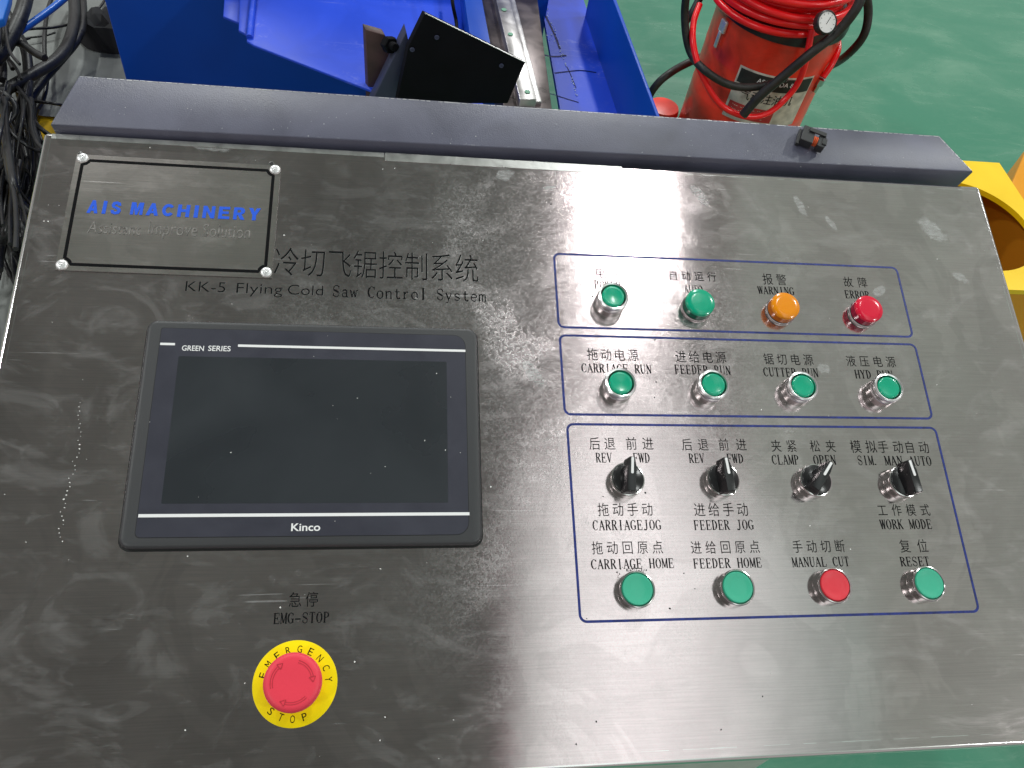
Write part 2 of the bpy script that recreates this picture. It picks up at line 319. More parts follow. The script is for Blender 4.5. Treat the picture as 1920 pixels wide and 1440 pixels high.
GL = {
 'A': [([(5, 13.8), (1.6, .3)], t_), ([(4.9, 13.6), (8.4, .3)], K), ([(2.8, 4.9), (7.2, 4.9)], t_)]+foot(1.6)+foot(8.4),
 'C': [(arc(5.4, 7, 3.9, 6.6, 42, 318, 16), t_), (arc(5.3, 7, 3.7, 6.2, 125, 235, 8), K), ([(8.4, 13.4), (8.4, 10.2)], t_)],
 'D': stem(2.4)+[(arc(3, 7, 5.6, 6.7, 90, -90, 14), t_), (arc(2.8, 7, 5.3, 6.4, 50, -50, 8), K)],
 'E': stem(2.6)+[([(2, 13.6), (8.3, 13.6), (8.5, 10.8)], t_), ([(2.6, 7), (6.6, 7)], t_), ([(6.6, 8.8), (6.6, 5.2)], t_), ([(2, .3), (8.5, .3), (8.9, 3.4)], t_)],
 'F': stem(2.8)+[([(2, 13.6), (8.5, 13.6), (8.7, 10.8)], t_), ([(2.8, 7), (6.8, 7)], t_), ([(6.8, 8.8), (6.8, 5.2)], t_)],
 'G': [(arc(5, 7, 3.8, 6.6, 45, 300, 16), t_), (arc(5, 7, 3.6, 6.2, 125, 235, 8), K), ([(8, 13.2), (8, 10.2)], t_), ([(7.8, 5.6), (7.8, .8)], K), ([(5.8, 5.8), (9.4, 5.8)], t_)],
 'H': stem(2.1, l=1.4)+stem(7.9, l=1.4)+[([(2, 7), (8, 7)], t_)],
 'I': stem(5),
 'J': [([(6.2, 13.7), (6.2, 2.2), (5.2, .2), (3, .1), (1.8, 1.4)], K*.9)]+head(6.2, 2.2),
 'K': stem(2.2, l=1.4)+[([(8, 13.7), (2.8, 6.2)], t_), ([(4.2, 8), (8.2, .3)], K)]+foot(8.2, 1.3)+head(7.8, 1.4),
 'L': stem(2.8)+[([(2, .3), (8.5, .3), (8.9, 3.8)], t_)],
 'M': [([(1.4, .3), (1.7, 13.6)], t_), ([(1.7, 13.7), (5, 1)], K*.9), ([(5, .8), (8.3, 13.7)], t_), ([(8.4, .3), (8.4, 13.7)], K)]+foot(1.4, 1.1)+foot(8.4, 1.2)+head(1.3, .9)+head(8.8, .9),
 'N': [([(2, .3), (2, 13.6)], t_), ([(2, 13.7), (8, .3)], K), ([(8, .3), (8, 13.7)], t_)]+foot(2, 1.3)+head(1.7, 1.2)+head(8, 1.3),
 'O': [(arc(5, 7, 3.7, 6.7, 0, 360, 24), t_), (arc(5, 7, 3.4, 6.2, 130, 230, 8), K), (arc(5, 7, 3.4, 6.2, -50, 50, 8), K)],
 'P': stem(2.6)+[(arc(4, 10.2, 4, 3.4, 90, -90, 10), t_), ([(2.6, 13.6), (4, 13.6)], t_), ([(2.6, 6.8), (4, 6.8)], t_), (arc(4, 10.2, 3.8, 3.1, 45, -45, 6), K)],
 'R': stem(2.4)+[(arc(3.8, 10.4, 3.9, 3.2, 90, -90, 10), t_), ([(2.4, 13.6), (3.8, 13.6)], t_), ([(2.4, 7.2), (4, 7.2)], t_), (arc(3.8, 10.4, 3.7, 2.9, 45, -45, 6), K), ([(4.8, 7.2), (8.2, .3)], K)]+foot(8.6, 1.2),
 'S': [([(8, 13.2), (8, 10)], t_), (arc(5, 10.2, 3.2, 3.5, 25, 215, 12), t_), ([(2.3, 8.6), (4.6, 7.3), (7.4, 5.6)], K), (arc(5.1, 3.8, 3.1, 3.6, 35, -155, 12), t_), ([(1.9, 1), (1.9, 4.2)], t_)],
 'T': [([(5, .3), (5, 13.7)], K), ([(1.4, 10.6), (1.6, 13.6), (8.4, 13.6), (8.6, 10.6)], t_)]+foot(5, 1.7),
 'U': [([(2.2, 13.7), (2.2, 4), (3, 1.2), (5, .2)], K*.95), ([(5, .2), (7, 1.2), (8, 4), (8, 13.7)], t_)]+head(2.2)+head(8),
 'V': [([(1.8, 13.7), (5, .3)], K), ([(5, .3), (8.4, 13.7)], t_)]+head(1.8)+head(8.3),
 'W': [([(1, 13.7), (3, .3)], K), ([(3, .3), (5, 13.4)], t_), ([(5, 13.4), (7, .3)], K), ([(7, .3), (9, 13.7)], t_)]+head(1.1, 1)+head(9, 1)+head(5, .8),
 'Y': [([(1.8, 13.7), (5, 6.8)], K), ([(8.2, 13.7), (5, 6.8), ], t_), ([(5, 7), (5, .3)], K)]+head(1.8)+head(8.2)+foot(5),
 '-': [([(1, 5.6), (9, 5.6)], 1.3)],
 '.': [([(2.4, .2), (2.4, 2.0)], 2.0)],
 'a': [([(2.4, 7.2), (3.4, 8.6), (5.4, 8.7), (6.8, 7.4), (6.8, 1.4), (7.6, .2), (8.6, .6)], K*.8), (arc(4.5, 2.7, 2.6, 2.5, 60, 330, 12), t_*1.1), ([(4.6, 5), (6.8, 5.2)], t_)],
 'c': [(arc(5, 4.4, 3.3, 4.3, 45, 315, 12), t_*1.2)],
 'e': [(arc(5, 4.4, 3.3, 4.3, 0, 320, 14), t_*1.2), ([(1.8, 4.7), (8.3, 4.7)], t_)],
 'l': stem(5, y1=13.9, l=1.6),
 'm': [([(1.5, .3), (1.5, 8.6)], K*.8), ([(5, .3), (5, 7.4), (4, 8.6), (2.6, 8.2), (1.5, 6.8)], t_*1.3), ([(8.5, .3), (8.5, 7.4), (7.6, 8.6), (6.2, 8.2), (5, 6.8)], t_*1.3)]+foot(1.5, 1)+foot(5, .9)+foot(8.5, 1),
 'n': [([(2.4, .3), (2.4, 8.6)], K*.85), ([(7.6, .3), (7.6, 7), (6.4, 8.6), (4.4, 8.3), (2.4, 6.6)], t_*1.4)]+foot(2.4, 1.3)+foot(7.6, 1.3)+[([(1, 8.5), (2.4, 8.5)], t_)],
 'o': [(arc(5, 4.4, 3.4, 4.4, 0, 360, 18), t_*1.2), (arc(5, 4.4, 3.2, 4, 140, 220, 5), K*.8), (arc(5, 4.4, 3.2, 4, -40, 40, 5), K*.8)],
 'r': [([(3.2, .3), (3.2, 8.6)], K*.85), ([(3.2, 5.6), (5, 8.2), (6.8, 8.6), (7.8, 7.8)], t_*1.3)]+foot(3.2, 1.8)+[([(1.6, 8.5), (3.2, 8.5)], t_)],
 's': [([(7.4, 8.6), (7.4, 6.6)], t_), (arc(5, 6.5, 2.6, 2.2, 35, 210, 8), t_*1.2), ([(2.8, 5.4), (5, 4.5), (7.2, 3.4)], K*.8), (arc(5, 2.5, 2.6, 2.3, 30, -150, 8), t_*1.2), ([(2.4, .4), (2.4, 2.6)], t_)],
 't': [([(4.4, 12), (4.4, 2), (5.4, .3), (7, .2), (8, 1.6)], K*.8), ([(2, 8.5), (7.6, 8.5)], t_)],
 'w': [([(1.2, 8.6), (3.2, .3)], K*.8), ([(3.2, .3), (5, 8.2)], t_), ([(5, 8.2), (6.8, .3)], K*.8), ([(6.8, .3), (8.8, 8.6)], t_)]+head(1.3, 1, 8.6)+head(8.7, 1, 8.6),
 'y': [([(2, 8.6), (5, 1)], K*.8), ([(8.2, 8.6), (5, .8), (3.8, -2.4), (2, -2.8)], t_)]+head(2, 1.3, 8.6)+head(8.2, 1.2, 8.6),
}
BG = {
 'A': [([(0, 0), (3.6, 14), (6.4, 14), (10, 0), (6.9, 0), (6.3, 2.6), (3.7, 2.6), (3.1, 0)], [(4.3, 5.2), (5.7, 5.2), (5, 8.6)])],
 'I': [([(3.3, 0), (3.3, 14), (6.7, 14), (6.7, 0)], None)],
 'M': [([(0, 0), (0, 14), (3.6, 14), (5, 7), (6.4, 14), (10, 14), (10, 0), (7.5, 0), (7.5, 8.4), (5.9, 0), (4.1, 0), (2.5, 8.4), (2.5, 0)], None)],
 'C': [(arc(5.1, 7, 5, 7, 35, 325, 20) + arc(5.2, 7, 2.3, 3.7, 318, 42, 14), None)],
 'H': [([(0, 0), (0, 14), (3.1, 14), (3.1, 8.8), (6.9, 8.8), (6.9, 14), (10, 14), (10, 0), (6.9, 0), (6.9, 5.6), (3.1, 5.6), (3.1, 0)], None)],
 'N': [([(0, 0), (0, 14), (3.1, 14), (7, 5.6), (7, 14), (10, 14), (10, 0), (6.9, 0), (3, 8.4), (3, 0)], None)],
 'E': [([(0.4, 0), (0.4, 14), (9.6, 14), (9.6, 11), (3.6, 11), (3.6, 8.6), (8.8, 8.6), (8.8, 5.8), (3.6, 5.8), (3.6, 3), (9.8, 3), (9.8, 0)], None)],
 'R': [([(0.2, 0), (0.2, 14), (6, 14)] + arc(6, 10, 3.6, 4, 80, -75, 8) + [(10, 0), (6.4, 0), (4.2, 5), (3.2, 5), (3.2, 0)], [(3.2, 8), (5.6, 8), (6.5, 9.6), (5.6, 11.2), (3.2, 11.2)])],
 'Y': [([(0, 14), (3.4, 14), (5, 9.4), (6.6, 14), (10, 14), (6.6, 6), (6.6, 0), (3.4, 0), (3.4, 6)], None)],
 'S': [([(.3, 4.4), (1.4, 1.2), (5, -.1), (8.6, .9), (9.9, 4), (9, 6.8), (5.6, 8.3), (3.7, 9.2), (3.9, 10.6), (5, 11), (6.3, 10.4), (6.5, 9.4), (9.5, 9.6), (8.6, 12.8), (5, 14.1), (1.5, 13.1), (.5, 10), (1.6, 7.3), (5, 5.9), (6.6, 5), (6.6, 3.6), (5, 2.8), (3.5, 3.3), (3.3, 4.6)], None)],
}
def block(s, x0, y0, x1, y1):
    """heavy block capitals as filled outlines"""
    n = len(s); c = bpy.data.curves.new('t', 'CURVE'); c.dimensions = '2D'; c.fill_mode = 'BOTH'
    ws = [.55 if ch == 'I' else 1 for ch in s]; gap = .27; tot = sum(ws)+gap*(n-1); cw = (x1-x0)/tot; x = x0
    for ch, w in zip(s, ws):
        for o, h in BG[ch]:
            for loop in (o, h):
                if not loop: continue
                sp = c.splines.new('POLY'); sp.points.add(len(loop)-1); sp.use_cyclic_u = True
                for i, p in enumerate(loop):
                    px = (p[0]-5)/10/w+.5 if ch == 'I' else p[0]/10
                    sp.points[i].co = (x+px*cw*w, y0+p[1]/14*(y1-y0), 0, 1)
        x += (w+gap)*cw
    o = bpy.data.objects.new('t', c); COL.objects.link(o)
    dg = bpy.context.evaluated_depsgraph_get(); m = bpy.data.meshes.new_from_object(o.evaluated_get(dg))
    vs = [v.co.copy() for v in m.vertices]; fs = [tuple(p.vertices) for p in m.polygons]
    bpy.data.objects.remove(o); bpy.data.meshes.remove(m); bpy.data.curves.remove(c)
    return vs, fs
def ribbon(mb, pts, w, fn, mi):
    n = len(pts); L = []; Rr = []
    for i, p in enumerate(pts):
        a = pts[max(i-1, 0)]; b = pts[min(i+1, n-1)]; dx, dy = b[0]-a[0], b[1]-a[1]; q = math.hypot(dx, dy) or 1
        L.append(fn(p[0]-dy/q*w/2, p[1]+dx/q*w/2)); Rr.append(fn(p[0]+dy/q*w/2, p[1]-dx/q*w/2))
    mb.add(L+Rr, [(i, n+i, n+i+1, i+1) for i in range(n-1)], mi)
def serif(mb, s, x0, y0, x1, y1, z, mi=0, grow=0, dx=0, dy=0):
    cw = (x1-x0)/len(s); sy = (y1-y0)/14
    for i, ch in enumerate(s):
        if ch not in GL: continue
        for j, (pts, w) in enumerate(GL[ch]):
            zz = z + j*2e-6
            ribbon(mb, pts, w*1.38+grow, lambda x, y: Vector((x0+i*cw+x*cw/10+dx, y0+y*sy+dy, zz)), mi)
def hanzi(mb, s, x0, y0, x1, y1, z, mi=0, off=-.012, dx=0, dy=0, gwr=None):
    h = y1-y0; gw = min((x1-x0)/len(s)*.92, h*.80) if gwr is None else h*gwr
    pitch = (x1-x0-gw)/max(1, len(s)-1)
    for i, ch in enumerate(s):
        vs, fs = text_polys(ch, off)
        gx = x0+i*pitch
        vs = fit(vs, gx, y0, gx+gw, y1, (.05, -.09, .95, .86))
        for v in vs: v.z = z; v.x += dx; v.y += dy
        mb.add(vs, fs, mi)
def engraved(kind, s, bl, tr, parent, off=-.001, rim=False):
    a, b = P(*bl), P(*tr); mb = MB()
    f = serif if kind == 's' else hanzi
    if rim:  # pale copy shifted under the ink imitates the highlight on the groove edge
        if kind == 's': serif(mb, s, a.x, a.y, b.x, b.y, .00003, 1, -.1, .00012, -.00010)
        else: hanzi(mb, s, a.x, a.y, b.x, b.y, .00003, 1, off, .00014, -.00012)
    if kind == 's': serif(mb, s, a.x, a.y, b.x, b.y, .00008, 0)
    else: hanzi(mb, s, a.x, a.y, b.x, b.y, .00008, 0, off)
    return mb.build('engraved_lettering', [INK, GLINT], parent, PM)

# ================================================================== SETTING
def sheet(name, x0, y0, x1, y1, z, m, flip=False):
    mb = MB(); f = [(0, 1, 2, 3)] if not flip else [(3, 2, 1, 0)]
    mb.add([(x0, y0, z), (x1, y0, z), (x1, y1, z), (x0, y1, z)], f)
    return tag(mb.build(name, m), kind='structure')
FLOOR = mat('green_epoxy_floor', (.10, .30, .20), .30, spec=.5)
g = G(FLOOR)
n1 = g.mr(g.noise(g.map((1, 1.5, 1), .7), 2.0, 6, .7, .6), .40, .78)
n2 = g.mr(g.noise(g.map((1, 3.5, 1), -.9), 4, 8, .6, .7), .46, .80)
n3 = g.mr(g.noise(g.map(), 60, 4), .55, .75)
fc = g.m('ADD', g.m('ADD', g.m('MULTIPLY', n1, .34), g.m('MULTIPLY', n2, .22)), g.m('MULTIPLY', n3, .06), True)
g.L.new(g.mix(fc, (.050, .205, .130, 1), (.24, .38, .28, 1)), g.b.inputs['Base Color'])
g.L.new(g.m('ADD', .22, g.m('MULTIPLY', fc, .35)), g.b.inputs['Roughness'])
g.L.new(g.bump(n2, .12, .003), g.b.inputs['Normal'])
sheet('floor', -22, -22, 22, 22, 0, FLOOR)
CEIL = mat('ceiling_sheet', (.84, .49, .59), .8, noise=(.8, .25))
sheet('ceiling', -11, -11, 12, 12, 8.0, CEIL, True)
for i, (xa, xb, ye, e_) in enumerate([(1.05, 1.37, .1, .75), (1.38, 1.72, .6, 1.25), (1.73, 2.07, .9, 1.5), (2.08, 2.42, .9, 1.5), (2.43, 2.77, .6, 1.3), (2.78, 3.12, .2, 1.05), (3.13, 3.47, -.1, .82), (3.48, 3.82, -.4, .62), (3.83, 4.17, -.7, .45), (4.18, 4.52, -.9, .33)]):  # unseen skylight split into strips, strengths stepped to fade its mirrored glow
    sheet('unseen_roof_glow', xa, -10.5, xb, ye, 7.95-.002*i, mat('stepped_roof_glow', (.7, .7, .7), .6, emis=(.95, 1, 1, 1), es=e_*.88), True)
ROOF_GLOW = mat('added_roof_glow', (.6, .6, .6), .6, emis=(1, .93, .91, 1), es=.23, noise=(1.2, .2))  # unseen glowing panel, added to lighten the right of the steel plate
sheet('unseen_roof_glow', 3.2, -10.5, 9.5, 11, 7.96, ROOF_GLOW, True)
LB = mat('lamp_housing', (.6, .6, .6), .4)
for i, (x, y, sx, sy, p) in enumerate(LAMPS):
    mb = MB(); mb.box((x, y, 7.80), (sx+.08, sy+.08, .12)); mb.box((x, y, 7.92), (.05, .05, .14))
    o = mb.build('ceiling_lamp', LB, None, None, bevel=.01, seg=2)
    tag(o, 'white rectangular hall lamp '+('over the console mirrored in its steel plate', 'beyond the blue machine to the left', 'far beyond the red drum', 'high over the green floor to the right', 'high over the cables at the left', 'behind the operator to the right', 'behind the operator to the left')[i], 'lamp', 'ceiling lamps of the hall')

YLINE = mat('yellow_floor_paint', (.72, .44, .01), .5, noise=(12, .25, 8))
MATG = mat('grey_sheet', (.18, .19, .18), .62, noise=(5, .38, 9), bump=(30, .5))

# ================================================================== CONTROL CONSOLE
con = empty('control_console', (0, .25, 0))
tag(con, 'brushed steel operator console with touch screen, lamps, knobs and push buttons', 'control panel')
PX0, PX1, PY0, PY1 = -.4622, .4679, -.1043, .4387
# plate: flat top, rounded folds at left, right and front
mb = MB(); r = .0035; prof = [(0, 0)]
def fold(d):  # outward distance profile of the folded rim (inset, z)
    return [(r, 0)] + [(r-r*math.sin(R(a)), -(r-r*math.cos(R(a)))) for a in (15, 30, 45, 60, 75, 90)] + [(0, -.03)]
loops = []
for ins, z in fold(0): loops.append(rrect(PX0+ins, PY0+ins, PX1-ins, PY1-ins, max(.0035-ins+.0005, .0004), 3, z))
n = len(loops[0]); vs = [v for l in loops for v in l]
fs = [tuple(range(n))]
for j in range(len(loops)-1): fs += [(j*n+i, (j+1)*n+i, (j+1)*n+(i+1) % n, j*n+(i+1) % n) for i in range(n)]
mi = 0
mb.add(vs, fs[:1], 0); mb.add(vs, fs[1:], 1)
plate = mb.build('steel_faceplate', [STEEL, EDGE], con, PM, smooth=50, uv=True)
# scored fold lines near the rims
mb = MB()
for a, b in (((PX0+.007, PY0+.02), (PX0+.007, PY1-.008)), ((PX1-.007, PY0+.02), (PX1-.007, PY1-.02)), ((.03, PY0+.010), (PX1-.004, PY0+.010)), ((.14, PY1-.006), (PX1-.004, PY1-.006)), ((PX0+.004, PY1-.0068), (-.13, PY1-.0068))):
    n_ = 40
    for i in range(n_):
        if random.random() < .25: continue
        p, q = Vector((*a, 0)).lerp(Vector((*b, 0)), i/n_), Vector((*a, 0)).lerp(Vector((*b, 0)), (i+1)/n_)
        d = (q-p).normalized(); s_ = Vector((-d.y, d.x, 0))*.00018*random.uniform(.5, 1.6); up = Vector((0, 0, .00006))
        mb.add([p-s_+up, q-s_+up, q+s_+up, p+s_+up], [(0, 1, 2, 3)])
mb.build('score_line', EDGE, con, PM)['kind'] = 'stuff'
# whitish strip of film left along the upper rim
mb = MB(); a, b = P(722, 293), P(1166, 318)
top = rrect(a.x, PY1-.0105, b.x, PY1-.0015, .0006, 2, .0004)
top = [Vector((v.x, v.y+random.uniform(-.0003, .0003), v.z)) for v in top]
mb.prism(top, [Vector((v.x, v.y, .00002)) for v in top])
mb.build('film_strip', FILM, con, PM)
mb = MB(); top = rrect(-.455, PY1-.0065, a.x-.0008, PY1-.0015, .0006, 2, .00025)
mb.prism(top, [Vector((v.x, v.y, .00002)) for v in top]); mb.build('film_strip', FILM, con, PM)
# empty screw holes of an older plate
for q in ((509, 307), (150.5, 289)):
    c = P(*q); mb = MB(); mb.lathe([(.0019, .00005), (.0001, .00006)], 16); mb.build('screw_hole', GAP, con, T(c.x, c.y))
    mb = MB(); mb.lathe([(.0026, .00004), (.0019, .00012)], 16, close=False); mb.build('hole_rim', EDGE, con, T(c.x, c.y), smooth=40)
# rear hood
F = [P(93, 236, .010), P(1826, 322, .010), P(1762, 254, .012), P(148, 141, .012)]
F[0].y = max(F[0].y, .4395)
mb = MB(); cut = P(135, 160, .012)
top = [F[0], F[1], F[2], F[3]]
bot = [Vector((v.x, v.y, -.075)) for v in top]
mb.prism(top, bot)
hood = mb.build('rear_hood', HOOD, con, PM, smooth=40, bevel=.0014, seg=3)
EDG2 = mat('worn_paint_edge', (.55, .55, .56), .35, .5)
mb = MB()
def wear(a, b, w, n_, keep, dz=.0002):
    for i in range(n_):
        if random.random() > keep: continue
        p, q = a.lerp(b, i/n_), a.lerp(b, (i+random.uniform(.6, 1))/n_); d = (q-p).normalized(); s_ = Vector((-d.y, d.x, 0))*w*random.uniform(.4, 1.3); u = Vector((0, 0, dz))
        j = Vector((0, random.uniform(-.0002, .0002), 0))
        mb.add([p-s_+u+j, q-s_+u+j, q+s_+u+j, p+s_+u+j], [(0, 1, 2, 3)])
i_ = .0016
wear(F[3]+Vector((i_, -i_, 0)), F[2]+Vector((-i_, -i_, 0)), .00035, 150, .92, .00004)
wear(F[1].lerp(F[0], .0)+Vector((-i_*1.5, i_, 0)), F[1].lerp(F[0], .75)+Vector((0, i_, 0)), .00022, 160, .55, .00004)
wear(F[1]+Vector((-i_*1.6, i_, 0)), F[2]+Vector((-i_*1.0, -i_, 0)), .0003, 30, .9, .00004)
mb.build('worn_edge', EDG2, hood, PM)['kind'] = 'stuff'
# pedestal below the plate
bx = aty(1481, 1433, -.03)
mb = MB(); top = rrect(-.36, -.03, bx.x, .40, .05, 5, .78); 
mb.prism(top, [Vector((v.x, v.y, .0)) for v in top]); mb.build('cabinet_body', CREAM, con, None, smooth=40)
mb = MB(); Tp = rrect(PX0+.03, .05, PX1-.03, PY1-.03, .01, 2, -.032); mb.prism(Tp, [Vector((v.x, v.y, -.10)) for v in Tp]); mb.build('tray_back', HOOD, con, PM)

# ---- name plate
npo = [P(102.5, 507.5), P(509.5, 522.5), P(527, 312), P(146, 291)]
nx0, nx1, ny0, ny1 = -.4308, -.2539, .2977, .4156
npc = T((nx0+nx1)/2, (ny0+ny1)/2) @ Matrix.Rotation(R(-.2), 4, 'Z'); hw, hh = (nx1-nx0)/2, (ny1-ny0)/2
mb = MB(); NX, NY = 20, 14
def npz(x, y): return .0011+.0010*(1-(y/hh)**2)*max(0, -x/hw)**2*.5+.0006*max(0, abs(x/hw)-.6)*(1-(y/hh)**2)
for j in range(NY+1):
    for i in range(NX+1):
        x = -hw+2*hw*i/NX; y = -hh+2*hh*j/NY
        mb.v.append((x, y, npz(x, y)))
for j in range(NY):
    for i in range(NX): a = j*(NX+1)+i; mb.f.append((a, a+1, a+NX+2, a+NX+1)); mb.mi.append(0)
bd = [(i) for i in range(NX+1)] + [NX+(NX+1)*j for j in range(1, NY+1)] + [NY*(NX+1)+i for i in range(NX-1, -1, -1)] + [(NX+1)*j for j in range(NY-1, 0, -1)]
k0 = len(mb.v); mb.v += [(mb.v[i][0], mb.v[i][1], .0001) for i in bd]
for i in range(len(bd)): j = (i+1) % len(bd); mb.f.append((k0+i, k0+j, bd[j], bd[i])); mb.mi.append(1)
name = mb.build('name_plate', [NAMEPL, EDGE], con, npc, smooth=40, uv=True); name['label'] = 'steel name plate with blue lettering riveted to the upper left corner'
riv = [P(156, 298), P(516, 319.5), P(499.5, 512), P(117, 498)]
rl = [(npc.inverted() @ PM @ v) for v in riv]
def on_np(v, dz): return Vector((v.x, v.y, npz(v.x, v.y)+dz))
for v in rl:
    mb = MB(); mb.lathe([(.0048, 0), (.0047, .0009), (.0040, .0015), (.0022, .0017), (.0018, .0010), (.0012, .0008)], 28); mb.lathe([(.0010, .0008), (.0009, .0016), (.0004, .0018)], 12)
    mb.build('rivet', ZINC, name, npc @ Matrix.Translation((v.x, v.y, npz(v.x, v.y))), smooth=50)
# black border with scooped corners
mb = MB(); ins = .0060; w_ = .0014; pts = []
cor = [(-1, -1), (1, -1), (1, 1), (-1, 1)]
rr = [rl[3], rl[2], rl[1], rl[0]]
for k, (sx, sy) in enumerate(cor):
    rv = rr[k]; cx, cy = sx*(hw-ins), sy*(hh-ins); rad = .0066
    # arc around the rivet between the two border lines
    ax = rv.x - sx*math.sqrt(max(rad**2-(cy-rv.y)**2, 1e-8)); ay = rv.y - sy*math.sqrt(max(rad**2-(cx-rv.x)**2, 1e-8))
    a0 = math.atan2(ay-rv.y, cx-rv.x); a1 = math.atan2(cy-rv.y, ax-rv.x)
    if k in (1, 3): a0, a1 = a1, a0
    d = (a1-a0+math.pi) % (2*math.pi)-math.pi
    pts += [(rv.x+rad*math.cos(a0+d*i/6), rv.y+rad*math.sin(a0+d*i/6)) for i in range(7)]
# densify
dp = []
for i in range(len(pts)):
    a, b = pts[i], pts[(i+1) % len(pts)]; n_ = max(1, int(math.dist(a, b)/.012))
    dp += [(a[0]+(b[0]-a[0])*j/n_, a[1]+(b[1]-a[1])*j/n_) for j in range(n_)]
dp.append(dp[0])
ribbon(mb, dp, w_*2, lambda x, y: on_np(Vector((x, y, 0)), .00015), 0)
mb.build('border_line', INK, name, npc)
def on_plate(o_name, s, bl, tr, m, off=0, shear=0, zo=.0002):
    a = npc.inverted() @ PM @ P(*bl); b = npc.inverted() @ PM @ P(*tr)
    if m is BLUEINK: vs, fs = block(s, a.x, a.y, b.x, b.y); vs = [Vector((v.x+(v.y-a.y)*shear, v.y, 0)) for v in vs]
    else: vs, fs = text_polys(s, off, shear); vs = fit(vs, a.x, a.y, b.x, b.y)
    mb = MB(); mb.add([on_np(v, zo) for v in vs], fs); return mb.build(o_name, m, name, npc)
# each word is laid between its measured ends
on_plate('lettering', 'AIS', (163, 401), (230, 380), BLUEINK, 0, .03)
on_plate('lettering', 'MACHINERY', (244, 403.5), (489, 392.5), BLUEINK, 0, .03)
on_plate('faint_lettering', 'Assistant', (164, 438), (266, 421), FADED, -.004, .05)
on_plate('faint_lettering', 'Improve Solution', (276, 448), (471, 425), FADED, -.002, .05)

# ---- engraved words
engraved('h', '冷切飞锯控制系统', (513, 517), (896, 477), con, -.008, True)
engraved('s', 'Saw Control System', (622, 556.5), (912, 544.5), con, rim=True)
a, b = P(347, 546), P(607, 531); a.z = b.z = 0
for word, x0, x1 in (('KK-5', 0, .285), ('Flying', .365, .700), ('Cold', .738, 1.0)):
    vs, fs = text_polys(word, -.007); dsc = min(v.y for v in vs); cap = max(v.y for v in vs)
    W_ = b.x-a.x; H_ = .0106; k = H_/(.74)
    vv = fit(vs, a.x+x0*W_, a.y+dsc*k, a.x+x1*W_, a.y+cap*k); mb = MB()
    mb.add([Vector((v.x+.00014, v.y-.00012, .00003)) for v in vv], fs, 1); mb.add([Vector((v.x, v.y, .00008)) for v in vv], fs, 0)  # the first, shifted copy is the painted edge highlight
    mb.build('engraved_lettering', [INK, GLINT], con, PM)
WORDS = [
 ('h', '电源', (1117, 522), (1159, 502)), ('s', 'POWER', (1114, 542), (1164, 527)),
 ('h', '自动运行', (1255, 525), (1341, 510)), ('s', 'AUTO', (1283, 548), (1317, 536)),
 ('h', '报警', (1432, 533.5), (1472, 514)), ('s', 'WARNING', (1422, 551), (1488, 539)),
 ('h', '故障', (1584, 538), (1623, 520)), ('s', 'ERROR', (1585, 559), (1629, 546)),
 ('h', '拖动电源', (1102, 675.5), (1195, 654.5)), ('s', 'CARRIAGE RUN', (1090, 698), (1221, 684)),
 ('h', '进给电源', (1268, 679.5), (1359, 659)), ('s', 'FEEDER RUN', (1265, 701), (1369, 686)),
 ('h', '锯切电源', (1434, 683.5), (1522, 664)), ('s', 'CUTTER RUN', (1432, 705.5), (1533, 691)),
 ('h', '液压电源', (1589, 687), (1676, 668)), ('s', 'HYD RUN', (1604, 709.5), (1673, 695)),
 ('h', '后退', (1106, 843.5), (1152, 819.5)), ('h', '前进', (1175, 843.5), (1223, 819.5)), ('s', 'REV', (1117, 867), (1147, 849)), ('s', 'FWD', (1187, 867.5), (1218, 849.5)),
 ('h', '后退', (1280, 845), (1326, 822)), ('h', '前进', (1349, 845), (1397, 822)), ('s', 'REV', (1292, 868), (1320, 850.5)), ('s', 'FWD', (1363, 868.5), (1393, 851)),
 ('h', '夹紧', (1448, 847.5), (1491, 824.5)), ('h', '松夹', (1521, 847.5), (1564, 825)), ('s', 'CLAMP', (1448, 871), (1497, 853)), ('s', 'OPEN', (1526, 871.5), (1566, 853.5)),
 ('h', '模拟', (1597, 849.5), (1640, 825)), ('h', '手动', (1649, 849.5), (1690, 826)), ('h', '自动', (1699, 850), (1738, 827)),
 ('s', 'SIM.', (1609, 872), (1646, 854.5)), ('s', 'MAN', (1660, 872.5), (1691, 855)), ('s', 'AUTO', (1706, 873), (1744.5, 855.5)),
 ('h', '拖动手动', (1122, 968), (1222, 942)), ('s', 'CARRIAGEJOG', (1111, 994.5), (1239, 974.5)),
 ('h', '进给手动', (1303, 968.5), (1400, 942)), ('s', 'FEEDER JOG', (1301, 994), (1412, 974.5)),
 ('h', '工作模式', (1648, 968), (1740, 944.5)), ('s', 'WORK MODE', (1652, 992.5), (1745, 973.5)),
 ('h', '拖动回原点', (1111, 1040), (1241, 1013)), ('s', 'CARRIAGE HOME', (1108, 1067.5), (1263, 1046.5)),
 ('h', '进给回原点', (1297, 1039), (1422, 1012.5)), ('s', 'FEEDER HOME', (1300, 1066), (1427, 1045.5)),
 ('h', '手动切断', (1488, 1037), (1581, 1011.5)), ('s', 'MANUAL CUT', (1486, 1063.5), (1591, 1043.5)),
 ('h', '复位', (1690, 1036.5), (1736, 1010.5)), ('s', 'RESET', (1689, 1062), (1741, 1043.5)),
 ('h', '急停', (541, 1139), (597, 1109)), ('s', 'EMG-STOP', (511, 1170), (619, 1147)),
]
for k_, s, bl, tr in WORDS: engraved(k_, s, bl, tr, con)

